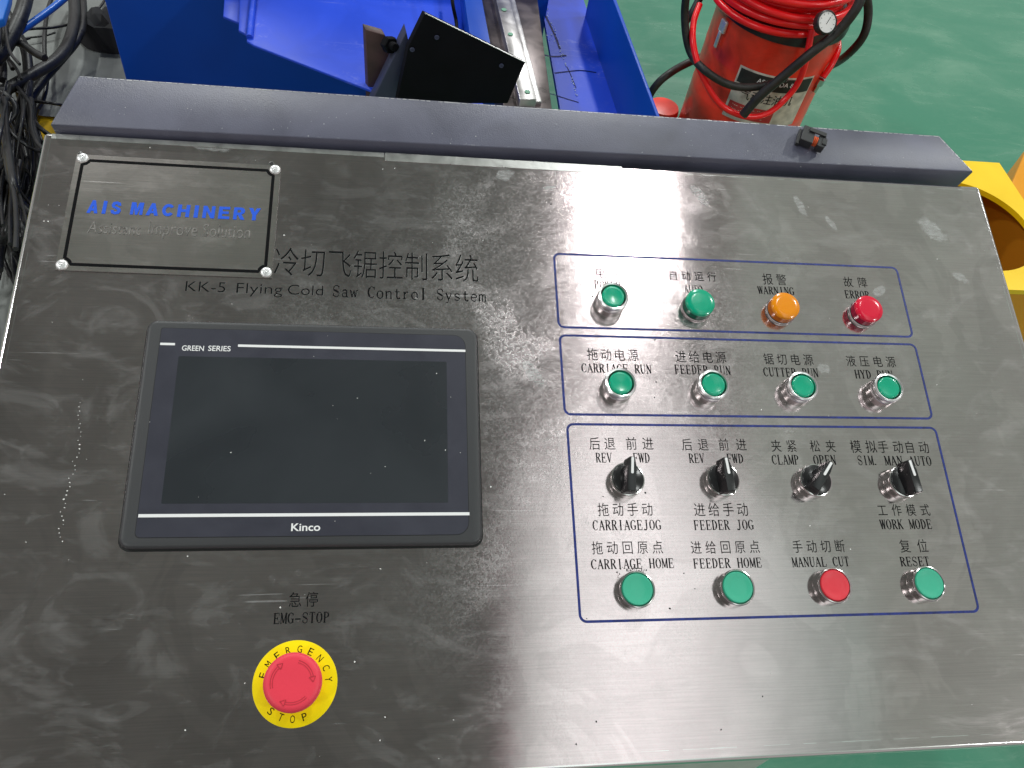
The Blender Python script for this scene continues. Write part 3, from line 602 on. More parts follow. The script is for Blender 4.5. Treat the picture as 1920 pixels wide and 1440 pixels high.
# ---- navy outlines of the three groups
def outline(x0, y0, x1, y1, w=.0021, rad=.0055):
    mb = MB(); o = rrect(x0-w/2, y0-w/2, x1+w/2, y1+w/2, rad+w/2, 6, .00012); i = rrect(x0+w/2, y0+w/2, x1-w/2, y1-w/2, rad-w/2, 6, .00012)
    ring(mb, o, i); n = len(o)
    ring(mb, [Vector((v.x, v.y, .00001)) for v in o], o)
    mb.build('group_outline', NAVY, con, PM)
a, b = P(1043, 476), P(1049, 612); outline(-.0008, .2583, .3475, .3343)
outline(-.0005, .1748, .3475, .2502)
outline(.0008, .0012, .3478, .1658)

# ---- touch screen
hx0, hx1, hy0, hy1 = -.3500, -.0758, .0622, .2520
hmi_b = MB()
lp = []
for ins, z in ((0, .0005), (0, .0042), (.0006, .0054), (.0018, .0061), (.0035, .0064)):
    lp.append(rrect(hx0+ins, hy0+ins, hx1-ins, hy1-ins, .0085-ins, 6, z))
n = len(lp[0]); hmi_b.v = [tuple(v) for l in lp for v in l]
for j in range(len(lp)-1):
    for i in range(n): hmi_b.f.append((j*n+i, j*n+(i+1) % n, (j+1)*n+(i+1) % n, (j+1)*n+i)); hmi_b.mi.append(0)
hmi_b.f.append(tuple((len(lp)-1)*n+i for i in range(n))); hmi_b.mi.append(0)
hmi = hmi_b.build('touch_screen', BEZEL, con, PM, smooth=35)
mb = MB(); top = rrect(hx0-.0016, hy0-.0016, hx1+.0012, hy1+.0012, .009, 6, .0006); mb.prism(top, [Vector((v.x, v.y, .00003)) for v in top]); mb.build('rubber_gasket', GAP, hmi, PM)
ox0, ox1, oy0, oy1 = -.3382, -.0866, .0700, .2441
mb = MB(); top = rrect(ox0, oy0, ox1, oy1, (.004, .010, .010, .002), 6, .0067); mb.prism(top, [Vector((v.x, v.y, .0064)) for v in top])
mb.build('front_foil', OVER, hmi, PM)
mb = MB(); o = rrect(ox0-.0005, oy0-.0005, ox1+.0005, oy1+.0005, (.004, .0105, .0105, .002), 6, .00643); ring(mb, o, rrect(ox0, oy0, ox1, oy1, (.004, .010, .010, .002), 6, .00643)); mb.build('foil_gap', GAP, hmi, PM)
mb = MB(); q = rrect(-.3222, .0958, -.1028, .2190, .0008, 3, .00676); mb.prism(q, [Vector((v.x, v.y, .0066)) for v in q]); mb.build('display', SCREEN, hmi, PM)
for (x0, y0, x1, y1) in ((ox0+.0004, .22855, -.3262, .23065), (-.2762, .22855, ox1+.0002, .23070), (ox0+.0006, .0853, ox1+.0008, .0878)):
    mb = MB(); mb.add([(x0, y0, .00684), (x1, y0, .00684), (x1, y1, .00684), (x0, y1, .00684)], [(0, 1, 2, 3)]); mb.build('white_stripe', WHITE, hmi, PM)
def flat_text(nm, s, x0, y0, x1, y1, z, m, parent, off=0, mw=None):
    vs, fs = text_polys(s, off); vs = fit(vs, x0, y0, x1, y1); mb = MB(); mb.add([Vector((v.x, v.y, z)) for v in vs], fs); return mb.build(nm, m, parent, mw or PM)
a, b = P(340.7, 657.5, .0067), P(383, 648.5, .0067); flat_text('lettering', 'GREEN', a.x, a.y, b.x, b.y, .00684, WHITE, hmi, .010)
a, b = P(390, 658, .0067), P(433, 649, .0067); flat_text('lettering', 'SERIES', a.x, a.y, b.x, b.y, .00684, WHITE, hmi, .010)
a, b = P(545.7, 996, .0067), P(601, 981, .0067); flat_text('lettering', 'Kinco', a.x, a.y, b.x, b.y, .00684, WHITE, hmi, .016)

# ---- emergency stop
es = (-.2157, -.0370)
mb = MB(); mb.lathe([(.0303, .0000), (.0303, .0007), (.0300, .0009), (.0150, .0009)], 72); stop = mb.build('emergency_stop', YEL, con, T(*es), smooth=40)
mb = MB()
def arc_text(s, a0, step, rad, hgt, wid, flip):
    for i, ch in enumerate(s):
        a = R(a0+step*i); vs, fs = text_polys(ch, .0); x0 = -wid/2 if ch not in 'I' else -wid/5
        vs = fit(vs, x0, -hgt/2, -x0, hgt/2)
        rot_ = Matrix.Rotation(a-math.pi/2 if not flip else a+math.pi/2, 4, 'Z')
        c = Vector((rad*math.cos(a), rad*math.sin(a), .00098))
        mb.add([c + rot_ @ v for v in vs], fs)
arc_text('EMERGENCY', 165, -20, .0240, .0052, .0034, False)
arc_text('STOP', 229, 20, .0243, .0052, .0034, True)
mb.build('lettering', INK, stop, T(*es))
mb = MB(); mb.lathe([(.0125, .0009), (.0125, .008), (.0150, .0105), (.0190, .0120), (.0204, .0150), (.0205, .0185), (.0200, .0212), (.0186, .0228), (.0160, .0233), (.0100, .0231), (.0001, .0229)], 72, close=False)
ms = mb.build('mushroom_head', MUSH, stop, T(*es), smooth=50)
mb = MB()
for k in range(3):
    a0 = 75-120*k; a1 = a0-62
    A_ = arc(0, 0, .0150, .0150, a0, a1, 14); ribbon(mb, A_, .0005, lambda x, y: Vector((x, y, .02345)), 0)
    B_ = arc(0, 0, .0135, .0135, a0, a1, 14); ribbon(mb, B_, .0004, lambda x, y: Vector((x, y, .02348)), 0)
    e = R(a1); c = Vector((.01425*math.cos(e), .01425*math.sin(e), 0)); tn = Vector((math.sin(e), -math.cos(e), 0)); nn = Vector((math.cos(e), math.sin(e), 0))
    tri = [c+nn*.0022, c+tn*.0036, c-nn*.0022]
    for p, q in ((tri[0], tri[1]), (tri[1], tri[2]), (tri[2], tri[0])): ribbon(mb, [(p.x, p.y), (q.x, q.y)], .0005, lambda x, y: Vector((x, y, .0235)), 0)
mb.build('turning_arrow', MUSHD, ms, T(*es))

# ---- lamps, buttons, knobs
CX = (.0478, .1315, .2158, .2998)
def lathed(name, prof, m, parent, m0, smooth=35):
    mb = MB(); mb.lathe(prof, 56, close=False); return mb.build(name, m, parent, m0, smooth=smooth)
def illum(x, y, label):
    m0 = T(x, y)
    o = lathed('illuminated_push_button', [(.0141, .0000), (.0140, .0006), (.0140, .0070), (.0139, .0074)], CHROME, con, m0); o['label'] = label
    lathed('clear_collar', [(.0136, .0072), (.0136, .0110)], SKIRT['green_lens'], o, m0)
    lathed('bezel_ring', [(.0139, .0074), (.0141, .0078), (.0138, .0084), (.0138, .0102), (.0142, .0108), (.0143, .0132), (.0139, .0149), (.0129, .0155), (.0118, .0151), (.0114, .0136), (.0113, .0110)], SATIN, o, m0)
    mb = MB(); mb.lathe([(.0117, .0112), (.0001, .0112)], 40, close=False); mb.build('button_gap', GAP, o, m0)
    lathed('green_cap', [(.0104, .0110), (.0104, .0138), (.0101, .0148), (.0093, .0153), (.0078, .0151), (.0040, .0147), (.0001, .0146)], GREENL, o, m0, 50)
    return o
def lampi(x, y, m, word, label):
    m0 = T(x, y)
    o = lathed('indicator_lamp', [(.0147, .0000), (.0146, .0012), (.0142, .0018), (.0138, .0022)], CHROME, con, m0); o['label'] = label
    lathed('rubber_seal', [(.0138, .0018), (.0139, .0034), (.0134, .0036)], GAP, o, m0)
    lathed('lens_skirt', [(.0138, .0030), (.0139, .0060), (.0138, .0100)], SKIRT[m.name], o, m0, 50)
    lathed('lens', [(.0138, .0100), (.0139, .0112), (.0137, .0123), (.0131, .0130), (.0080, .0132), (.0001, .0133)], m, o, m0, 50)
    return o
def flatb(x, y, m, label):
    m0 = T(x, y)
    o = lathed('push_button', [(.0147, .0000), (.0146, .0006), (.0146, .0060), (.0147, .0085), (.0147, .0092), (.0143, .0100), (.0135, .0103), (.0131, .0099), (.0130, .0085)], CHROME, con, m0); o['label'] = label
    mb = MB(); mb.lathe([(.0131, .0086), (.0001, .0086)], 40, close=False); mb.build('button_gap', GAP, o, m0)
    lathed('cap', [(.0126, .0084), (.0126, .0098), (.0120, .0106), (.0108, .0106), (.0090, .0100), (.0050, .0097), (.0001, .0096)], m, o, m0, 50)
    return o
def knob(x, y, ang, label, tall=.0235, off=0.0):
    m0 = T(x, y)
    o = lathed('selector_switch', [(.0147, .0000), (.0146, .0006), (.0146, .0065), (.0147, .0085), (.0143, .0096), (.0134, .0099)], CHROME, con, m0); o['label'] = label
    lathed('knob_disc', [(.0134, .0085), (.0134, .0102), (.0126, .0110), (.0001, .0112)], BLACKP, o, m0, 50)
    m1 = m0 @ Matrix.Translation((off, 0, 0)) @ Matrix.Rotation(R(ang), 4, 'Z')
    w0 = .0044; zb = .0105
    # handle: a blade across the disc that narrows to a nose carrying the white mark
    base = [Vector((-w0*1.5, -.0135, zb)), Vector((w0*1.5, -.0135, zb)), Vector((w0*1.6, .0060, zb)), Vector((.0036, .0160, zb)), Vector((-.0036, .0160, zb)), Vector((-w0*1.6, .0060, zb))]
    topp = [Vector((-w0*.80, -.0130, tall-.0025)), Vector((w0*.80, -.0130, tall-.0025)), Vector((w0*.80, .0060, tall)), Vector((.0020, .0155, tall)), Vector((-.0020, .0155, tall)), Vector((-w0*.80, .0060, tall))]
    mb = MB(); mb.prism(topp, base); h = mb.build('handle', BLACKP, o, m1, smooth=35, bevel=.0006, seg=2)
    mb = MB(); q = rrect(-.0011, .0010, .0011, .0150, .0010, 4, 0)
    zt_ = lambda v: tall+.0002-.0025*max(0, .0060-v.y)/.019
    mb.prism([Vector((v.x, v.y, zt_(v))) for v in q], [Vector((v.x, v.y, tall-.0030)) for v in q]); mb.build('pointer_mark', WHITE, o, m1)
    return o
illum(.0483, .2838, 'green power button with a chrome ring at the left end of the top row')
lampi(.1316, .2818, GREENL, 'AUTO', 'green indicator lamp below the word AUTO')
lampi(.2152, .2812, AMBER, 'WARNING', 'amber indicator lamp below the word WARNING')
lampi(.2997, .2810, REDL, 'ERROR', 'red indicator lamp below the word ERROR')
for i, w_ in enumerate(('CARRIAGE RUN', 'FEEDER RUN', 'CUTTER RUN', 'HYD RUN')):
    illum((.0477, .1324, .2167, .3002)[i], .1993, 'green chrome ringed button below the words '+w_)
knob(.0475, .1147, -6, 'black selector knob above the words CARRIAGEJOG pointing straight up')
knob(.1314, .1144, 5, 'black selector knob above the words FEEDER JOG pointing straight up')
knob(.2157, .1136, -38, 'black selector knob below CLAMP and OPEN turned to the right')
knob(.2990, .1128, 10, 'black selector knob above the words WORK MODE', off=.0018)
for i, (m_, l_) in enumerate(((GREENF, 'green flat button below the words CARRIAGE HOME'), (GREENF, 'green flat button below the words FEEDER HOME'), (REDF, 'red flat button below the words MANUAL CUT'), (GREENF, 'green flat button below the word RESET'))):
    flatb((.0468, .1310, .2155, .3008)[i], .0241, m_, l_)

# ================================================================== things on the console
def flake(mb, c, s, z, col=0):
    n_ = random.choice((3, 4, 5)); a0 = random.random()*6
    el = random.uniform(.35, 1); th = random.random()*3
    pts = []
    for i in range(n_):
        a = a0+2*math.pi*i/n_; x, y = s*math.cos(a)*random.uniform(.6, 1.2), s*el*math.sin(a)
        pts.append(Vector((c[0]+x*math.cos(th)-y*math.sin(th), c[1]+x*math.sin(th)+y*math.cos(th), z+random.uniform(.0001, .0004))))
    k = len(mb.v); mb.v += [tuple(p) for p in pts] + [(p.x, p.y, z+.00002) for p in pts]
    mb.f.append(tuple(range(k, k+n_))); mb.mi.append(col)
    for i in range(n_): j = (i+1) % n_; mb.f.append((k+i, k+n_+i, k+n_+j, k+j)); mb.mi.append(col)
mb = MB()
for _ in range(180):
    x, y = random.uniform(-.45, .46), random.uniform(-.10, .43)
    if x > -.08 and random.random() < .45: continue
    ins = hx0+.01 < x < hx1-.01 and hy0+.01 < y < hy1-.01
    if not ins and (hx0-.003 < x < hx1+.003 and hy0-.003 < y < hy1+.003): continue
    if nx0-.003 < x < nx1+.003 and ny0-.003 < y < ny1+.003: continue
    if any(abs(x-c) < .018 and abs(y-r_) < .018 for c in CX for r_ in (.283, .199, .114, .024)): continue
    if math.hypot(x-es[0], y-es[1]) < .032: continue
    flake(mb, (x, y), random.choice((.0003, .0004, .0005, .0008)), .0069 if ins else .0)
for i in range(34):                       # trail of crumbs down the left side
    t = i/33; c = P(150-32*t+random.uniform(-5, 5)+8*math.sin(t*6), 755+260*t)
    flake(mb, (c.x, c.y), random.uniform(.0003, .0009), 0)
for _ in range(70):
    t = random.random(); c = P(110+1680*t, 236+(100*t)-random.uniform(6, 70), .012)
    flake(mb, (c.x, c.y), random.uniform(.0002, .0005), .0122)
tag(mb.build('dust', DUST, None, PM), 'white dust flakes scattered over the steel console', 'dust', kind='stuff')
mb = MB()
for _ in range(60):
    c = P(1188+random.gauss(0, 13), 1067+random.gauss(0, 5)+abs(random.gauss(0, 3)))
    if math.hypot(c.x-CX[0], c.y-.024) < .0165: continue
    flake(mb, (c.x, c.y), random.uniform(.0003, .0010), .0001)
for _ in range(16):
    c = P(1163+random.gauss(0, 3), 1085+random.gauss(0, 7))
    if math.hypot(c.x-CX[0], c.y-.024) > .0165: flake(mb, (c.x, c.y), random.uniform(.0003, .0007), .0001)
for q in ((1210, 924), (1131, 931), (1139, 1025), (1256, 1141), (1100, 1160), (1033, 383), (1111, 556), (1230, 716), (1227, 745), (1282, 1075), (1303, 1104), (1080, 1395), (1352, 1368), (1430, 1306), (1228, 637), (1118, 1353)):
    c = P(*q); flake(mb, (c.x, c.y), .0010, .0001)
tag(mb.build('metal_shavings', SHAV, None, PM), 'dark metal shavings beside the button under CARRIAGE HOME', 'shavings', kind='stuff')

# black plug connector on the hood
cc = P(1518, 268, .013); CM = PM @ Matrix.Translation((cc.x, cc.y, .0125)) @ Matrix.Rotation(R(-22), 4, 'Z')
plug = link(bpy.data.objects.new('plug_connector', None), None, CM); tag(plug, 'small black plug connector with orange seal lying on the slate hood', 'connector')
PLG = mat('connector_plastic', (.022, .022, .024), .35, spec=.5); ORG = mat('orange_seal', (.85, .13, .03), .4)
mb = MB(); mb.box((-.006, .000, .005), (.013, .016, .009)); mb.box((-.0135, -.001, .003), (.003, .020, .005)); mb.box((-.006, .0095, .008), (.012, .005, .003)); mb.build('housing', PLG, plug, CM, bevel=.0007, seg=2)
mb = MB(); mb.box((.0095, -.001, .005), (.008, .014, .009)); mb.box((.012, -.001, .0095), (.005, .008, .0025)); mb.build('rear_cap', PLG, plug, CM, bevel=.0007, seg=2)
mb = MB(); mb.box((.003, .0075, .0105), (.018, .005, .0018)); mb.box((.0105, .0085, .0085), (.003, .0022, .006)); mb.box((-.004, .0085, .0085), (.002, .002, .006)); mb.build('latch', PLG, plug, CM, bevel=.0005, seg=2)
for i in range(3):
    mb = MB(); mx = Matrix.Translation((.0012+i*.0017, -.0005, .0052)) @ Matrix.Rotation(R(90), 4, 'Y')
    mb.lathe([(.0042, -.0005), (.0050, -.0004), (.0050, .0004), (.0042, .0005)], 20, M=mx); mb.build('seal_ring', ORG, plug, CM, smooth=40)

# ================================================================== BLUE MACHINE
BL = mat('blue_paint_shaded', (.001, .056, .42), .40, spec=.3, coat=.0, noise=(3, .12, 6), bump=(500, .06))  # machine blue darkened for upright panels, their shade put into the paint
BL2 = mat('blue_paint_lit', (.012, .060, .60), .42, spec=.32, noise=(6, .18, 8), bump=(500, .05))  # brighter copy of the machine blue for the lit level sheets
g = G(BL2); sc1 = g.mr(g.noise(g.map((4, 160, 1), .9), 1, 1), .70, .74); sc2 = g.mr(g.noise(g.map((4, 190, 1), -.5), 1, 1), .70, .74); kk = g.mr(g.noise(g.map(), 3.5, 5, 1), .5, .68)
mot = g.mr(g.noise(g.map(), 70, 5, 1, .7), .5, .7)
src = g.b.inputs['Base Color'].links[0].from_socket
fac = g.m('MULTIPLY', g.m('ADD', g.m('MULTIPLY', g.m('ADD', sc1, sc2), .5), g.m('MULTIPLY', mot, .5), True), g.m('MULTIPLY', kk, .6))
g.L.new(g.mix(fac, src, (.35, .38, .72, 1)), g.b.inputs['Base Color'])
RAIL = mat('ground_rail_steel', (.45, .43, .43), .32, .85, noise=(30, .25))
RAILD = mat('oily_rail_side', (.10, .08, .08), .3, .6, noise=(30, .4))
BLK = mat('black_oxide', (.004, .004, .006), .6, spec=.12, noise=(20, .3))
BLKS = mat('slate_bracket_paint', (.045, .05, .10), .45)
BRN = mat('rusty_brown_plate', (.07, .035, .035), .5, noise=(25, .4))
PLUGM = mat('green_rail_cap', (.13, .33, .22), .5)
mach = empty('blue_machine', (-.1, 1.6, 0)); tag(mach, 'royal blue saw machine with steel guide rail and drip trough behind the console', 'machine')
def slab(name, pts, th, m, parent=mach, bevel=.002, smooth=35):
    mb = MB(); dn = th if isinstance(th, Vector) else Vector((0, 0, -th)); mb.prism(pts, [p+dn for p in pts]); return mb.build(name, m, parent, None, smooth=smooth, bevel=bevel, seg=2)
# front panel: upright sheet standing on the floor
mb = MB(); mb.box((-.285, 1.515, .42), (.93, .03, .84)); mb.build('front_panel', BL, mach, None, bevel=.003, smooth=35)
mb = MB(); mb.box((-.285, 2.2, .42), (.90, 1.3, .80)); mb.build('machine_body', BL, mach, None)
# sloping deck sheet that sticks out over the panel
D0, D1, D2 = at(462, 76, .70), at(702, 172, .70), at(478, -60, .70)
D3 = at(876, -60, .70); D4 = at(905, 190, .70)
slab('deck_sheet', [D0, at(475, 84, .70), D1, Vector((.02, .98, .70)), D4, D3, D2], .006, BL2, bevel=.003)
mb = MB(); f0, f1 = at(468, 72, .70), at(482, -60, .70)
mb.tube([f0+Vector((0, 0, .002)), f1+Vector((0, 0, .002))], .006, 10, spline=False); mb.build('folded_edge', BL2, mach, None, smooth=60)
slab('lower_flange', [at(447, 56, .685), at(462, 64, .685), at(480, -60, .685), at(452, -60, .685)], .006, BL2)
slab('lower_flange', [at(418, 30, .67), at(450, 43, .67), at(468, -60, .67), at(424, -60, .67)], .006, BL2)
# raised rib left of the rail
slab('rib', [at(862, -60, .745), at(893, -60, .745), at(925, 110, .745), at(880, 60, .745)], .045, BL)
# guide rail with base
zr = .70
slab('rail_base', [at(880, -60, zr+.01), at(1000, -60, zr+.01), at(1036, 212, zr+.01), at(948, 212, zr+.01)], .05, RAILD, bevel=.001)
slab('chrome_strip', [at(872, -60, zr+.018), at(880, -60, zr+.018), at(912, 80, zr+.018), at(905, 80, zr+.018)], .01, CHROME, bevel=0)
rail = slab('guide_rail', [at(916, -60, zr+.03), at(940, -60, zr+.03), at(1006, 186, zr+.03), at(975, 186, zr+.03)], .03, RAIL, bevel=.001)
slab('rail_shoulder', [at(940, -60, zr+.018), at(950, -60, zr+.018), at(1016, 190, zr+.018), at(1003, 190, zr+.018)], .02, RAIL, bevel=.001)
for q in ((945, 18), (957, 64), (989, 172), (934, -22)):
    c = at(q[0], q[1], zr+.031); mb = MB(); mb.lathe([(.0052, 0), (.0050, .0006), (.0001, .0007)], 20, close=False); mb.build('rail_cap', PLUGM, rail, Matrix.Translation(c))
# drip trough
slab('trough_floor', [at(1000, -80, .62), at(1068, -80, .62), at(1180, 260, .62), at(1060, 260, .62)], .01, BL2, bevel=0)
slab('trough_wall', [at(1120, -80, .75)+Vector((.0, 0, 0)), at(1126, -80, .75), at(1252, 258, .75), at(1246, 258, .75)], .16, BL, bevel=.001)
WAT = mat('oily_water', (.004, .012, .10), .06, spec=.6)
WAT2 = mat('water_drop', (.55, .65, .80), .08, spec=.8)
mb = MB()
def streak(pts, w, z=.6205):
    q = catmull([at(*p, z) for p in pts], 6); ribbon(mb, [(v.x, v.y) for v in q], w, lambda x, y: Vector((x, y, z)), 0)
streak([(962, 15), (985, 17), (1010, 14), (1028, 17)], .0045); streak([(990, 97), (1010, 100), (1035, 106), (1062, 104)], .005)
streak([(1040, 137), (1065, 134), (1090, 132), (1118, 136)], .004); streak([(1015, 172), (1040, 178), (1065, 186), (1085, 192)], .003); streak([(1063, 125), (1070, 140), (1080, 165)], .002)
streak([(1023, 30), (1033, 50), (1042, 70), (1050, 92)], .0045)
mb.build('water_streak', WAT, mach)
mb = MB()
for _ in range(60):
    t = random.random(); q = (1018+66*t+random.uniform(-3, 3), -2+188*t)
    if random.random() < .3: q = (1030+random.uniform(-6, 12), 70+random.uniform(-8, 12))
    c = at(*q, .6215); mb.lathe([(random.uniform(.0006, .0018), 0), (.0006, .0008), (.0001, .0010)], 8, M=Matrix.Translation(c), close=False)
o = mb.build('water_drops', WAT2, mach, None, smooth=60); o['kind'] = 'stuff'
# black bracket box
A0, A1, A2, A3 = aty(797, 25, 1.0), aty(985, 117, 1.0), aty(952, 194, 1.0), aty(744, 194, 1.0)
bk = Vector((-.004, .016, -.004))
Am = aty(766, 88, 1.0)
mb = MB(); pf = [A0, A1, A2, A3, Am]; n = 5
mb.add(pf+[p+bk for p in pf], [(0, 4, 3, 2, 1), (5, 6, 7, 8, 9)] + [(i, (i+1) % n, n+(i+1) % n, n+i) for i in range(n)])
brk = mb.build('bracket_box', BLK, mach, None, bevel=.0012, smooth=35)
mb = MB(); e = .0022
mb.tube([A0+Vector((0, -.001, .001)), A1+Vector((0, -.001, .001))], .0011, 6, spline=False); mb.build('scuffed_edge', RAIL, brk)
for q in ((819, 70), (940, 123), (773, 93)):
    c = aty(q[0], q[1], .9985); mb = MB(); mb.lathe([(.0040, 0), (.0036, .0012), (.0022, .0013), (.0020, .0002)], 16, M=Matrix.Translation(c) @ Matrix.Rotation(R(90), 4, 'X')); mb.build('screw', BLKS, brk, None, smooth=40)
slab('side_cheek', [aty(p[0], p[1], 1.035) for p in ((762, 60), (768, 86), (750, 196), (695, 196))], Vector((-.004, .02, .004)), BLKS, bevel=.001)
slab('mounting_plate', [aty(p[0], p[1], 1.07) for p in ((686, 56), (722, 66), (737, 97), (703, 196), (692, 196))], Vector((-.006, .012, .004)), BRN, bevel=.001)
c = aty(731, 84, 1.05); mb = MB(); mxx = Matrix.Translation(c) @ Matrix.Rotation(R(68), 4, 'X') @ Matrix.Rotation(R(25), 4, 'Y')
mb.lathe([(.014, -.008), (.014, .006), (.012, .008), (.007, .008)], 6, M=mxx); mb.lathe([(.007, .006), (.007, .020), (.0055, .022)], 16, M=mxx); mb.build('hex_nut', BLK, mach, None, smooth=30)
mb = MB(); mb.tube([at(846, -60, .76), at(848, 0, .75), at(855, 38, .72), at(857, 60, .72)], .0035, 8); mb.build('hose', BLK, mach, None, smooth=60)

# ================================================================== RED DRUM
RED = mat('red_drum_paint', (.86, .040, .016), .34, spec=.5, coat=.2, noise=(12, .28, 8), bump=(60, .1))
REDH = mat('red_air_hose', (.96, .012, .016), .28, spec=.5)
BHOSE = mat('black_rubber_hose', (.018, .017, .016), .5, noise=(60, .4))
LID = mat('dark_lid', (.02, .018, .02), .35)
LABW = mat('worn_white_label', (.60, .55, .48), .5, noise=(35, .3, 8)); LABK = mat('label_black', (.02, .02, .02), .5, noise=(60, .4)); LABR = mat('label_red', (.45, .03, .03), .5)
DX, DY, DR, DH = .925, 1.93, .180, .47
DM = Matrix.Translation((DX, DY, 0))
drum = link(bpy.data.objects.new('oil_drum', None), None, DM); tag(drum, 'red pump drum with worn label and dark lid on the green floor', 'drum')
mb = MB(); mb.lathe([(DR*.98, .03), (DR, .04), (DR, .20), (DR+.0008, .205), (DR, .21), (DR, .33), (DR+.0008, .335), (DR, .34), (DR, DH-.01), (DR+.004, DH-.004), (DR, DH)], 72); mb.build('drum_body', RED, drum, DM, smooth=35)
mb = MB(); mb.lathe([(DR+.006, DH-.012), (DR+.007, DH+.002), (DR+.002, DH+.022), (DR*.9, DH+.030), (.06, DH+.034)], 72); mb.build('lid', LID, drum, DM, smooth=35)
# foot with caster on the left
c = at(1243, 205, .05); mb = MB(); mb.lathe([(.05, -.045), (.052, .0), (.048, .012), (.02, .016)], 32, M=Matrix.Translation((c.x-DX, c.y-DY, .05))); mb.build('red_foot', RED, drum, DM, smooth=40)
def cyl(px, py):              # pixel -> (angle, height) on the drum
    d = ray(px, py); o = CP - Vector((DX, DY, 0)); a = d.x**2+d.y**2; b = 2*(o.x*d.x+o.y*d.y); c_ = o.x**2+o.y**2-(DR+.001)**2
    t = (-b-math.sqrt(max(b*b-4*a*c_, 0)))/(2*a); p = o+d*t; return math.atan2(p.y, p.x), p.z
def patch(name, a0, a1, z0, z1, rr_, m, parent):
    mb = MB(); n_ = 24; vs = []
    for z in (z0, z1): vs += [Vector((rr_*math.cos(a0+(a1-a0)*i/n_), rr_*math.sin(a0+(a1-a0)*i/n_), z)) for i in range(n_+1)]
    mb.add(vs, [(i, i+1, n_+2+i, n_+1+i) for i in range(n_)]); return mb.build(name, m, parent, DM, smooth=60)
la0, lz1 = cyl(1389, 121); la1, _ = cyl(1527, 142); _, lz0 = cyl(1362, 205)
lz0 = lz0-.02
lab = patch('label', la0, la1, lz0, lz1, DR+.0012, LABW, drum)
zh = lz1-(lz1-lz0)*.30
patch('label_header', la0+.03, la1-.02, zh, lz1-.006, DR+.0018, LABK, lab)
patch('label_panel', la0+.04, la0+(la1-la0)*.62, lz0+.012, lz0+(zh-lz0)*.48, DR+.0018, LABR, lab)
def drum_text(s, a0, a1, z0, z1, m, off=0):
    vs, fs = text_polys(s, off); vs = fit(vs, a0, z0, a1, z1); mb = MB(); q = DR+.0024
    mb.add([Vector((q*math.cos(v.x), q*math.sin(v.x), v.y)) for v in vs], fs); return mb.build('lettering', m, lab, DM)
w_ = la1-la0
drum_text('ASOYODA & V', la0+w_*.26, la0+w_*.80, zh+(lz1-zh)*.38, zh+(lz1-zh)*.66, WHITE, .01)
drum_text('气动注油机', la0+w_*.12, la0+w_*.80, zh-(zh-lz0)*.36, zh-(zh-lz0)*.08, INK)
for i in range(4): drum_text('·-- -··- -- ·· -', la0+w_*.08, la0+w_*(.50-.05*(i % 2)), lz0+.020+i*.012, lz0+.024+i*.012, LABW)
# latch
a_, z_ = cyl(1357, 55); mb = MB(); ml = Matrix.Rotation(a_, 4, 'Z')
mb.box((DR+.006, 0, z_+.01), (.010, .026, .035), M=ml); mb.box((DR+.010, 0, z_-.028), (.006, .012, .05), M=ml); mb.build('latch', ZINC, drum, DM, bevel=.003, smooth=40)
# gauge
gc = aty(1549, 42, DY-.25); GMx = Matrix.Translation(gc) @ Matrix.Rotation(R(52), 4, 'X') @ Matrix.Rotation(R(8), 4, 'Y')
mb = MB(); mb.lathe([(.027, -.016), (.029, -.012), (.029, .004), (.026, .007), (.0245, .004)], 40, M=Matrix()); gg = mb.build('pressure_gauge', LID, drum, GMx, smooth=40)
mb = MB(); mb.lathe([(.0245, .0045), (.0001, .0045)], 40, close=False); mb.build('dial_face', WHITE, gg, GMx)
mb = MB()
for k in range(9):
    a = R(225-270*k/8); mb.box((.020*math.cos(a), .020*math.sin(a), .0049), (.004, .0008, .0002), rz=a)
mb.box((.003, .004, .0052), (.020, .0012, .0002), rz=R(60)); mb.build('dial_mark', INK, gg, GMx)
BRASS = mat('brass', (.62, .50, .28), .3, .9)
mb = MB(); c = aty(1524, 48, DY-.18); mb.tube([c+Vector((0, 0, .02)), c-Vector((0, 0, .02))], .008, 12, spline=False); mb.build('brass_fitting', BRASS, drum, None, smooth=50)
# coil of red hose resting on the lid, with a loop hanging down the front
coil = link(bpy.data.objects.new('red_air_hose', None), None, DM); tag(coil, 'bright red air hose coiled on the lid with one loop hanging in front', 'hose')
pts = []
for k in range(13*20):
    a = 2*math.pi*k/20; r_ = .166+.010*math.sin(k*.31)+.022*math.sin(k*.113+1); z = DH+.018+.0125*(k/20)*.8+.006*math.sin(a+k*.05)
    pts.append((DX-.025+r_*math.cos(a)*1.02, DY-.015+r_*math.sin(a), z))
mb = MB(); mb.tube(pts, .0100, 10); mb.build('coil', REDH, coil, None, smooth=60)
fy = DY-DR-.03
def hose(px, r_, y=None, n=10):
    return [aty(q[0], q[1], (q[2] if len(q) > 2 else (y or fy))) for q in px]
mb = MB(); mb.tube(hose([(1312, 8, DY-.05), (1300, 45, DY-.10), (1301, 90, DY-.16), (1318, 145, fy-.0), (1350, 195, fy-.02), (1396, 218, fy-.03), (1440, 212, fy-.02), (1478, 180, fy), (1500, 148, fy), (1512, 110, fy), (1521, 60, fy+.02), (1524, 50, fy+.03)], 0), .0085, 12); mb.build('hanging_loop', REDH, coil, None, smooth=60)
mb = MB(); mb.tube(hose([(1566, 55, DY-.02), (1572, 90, DY-.08), (1560, 120, DY-.12), (1543, 145, DY-.14)], 0), .0085, 12); mb.build('hose_end', REDH, coil, None, smooth=60)
mb = MB(); p, q = aty(1541, 148, DY-.14), aty(1527, 172, DY-.14); mb.tube([p, p.lerp(q, .45)], .012, 6, spline=False); mb.tube([p.lerp(q, .45), q], .006, 12, spline=False); mb.build('quick_coupling', CHROME, coil, None, smooth=30)
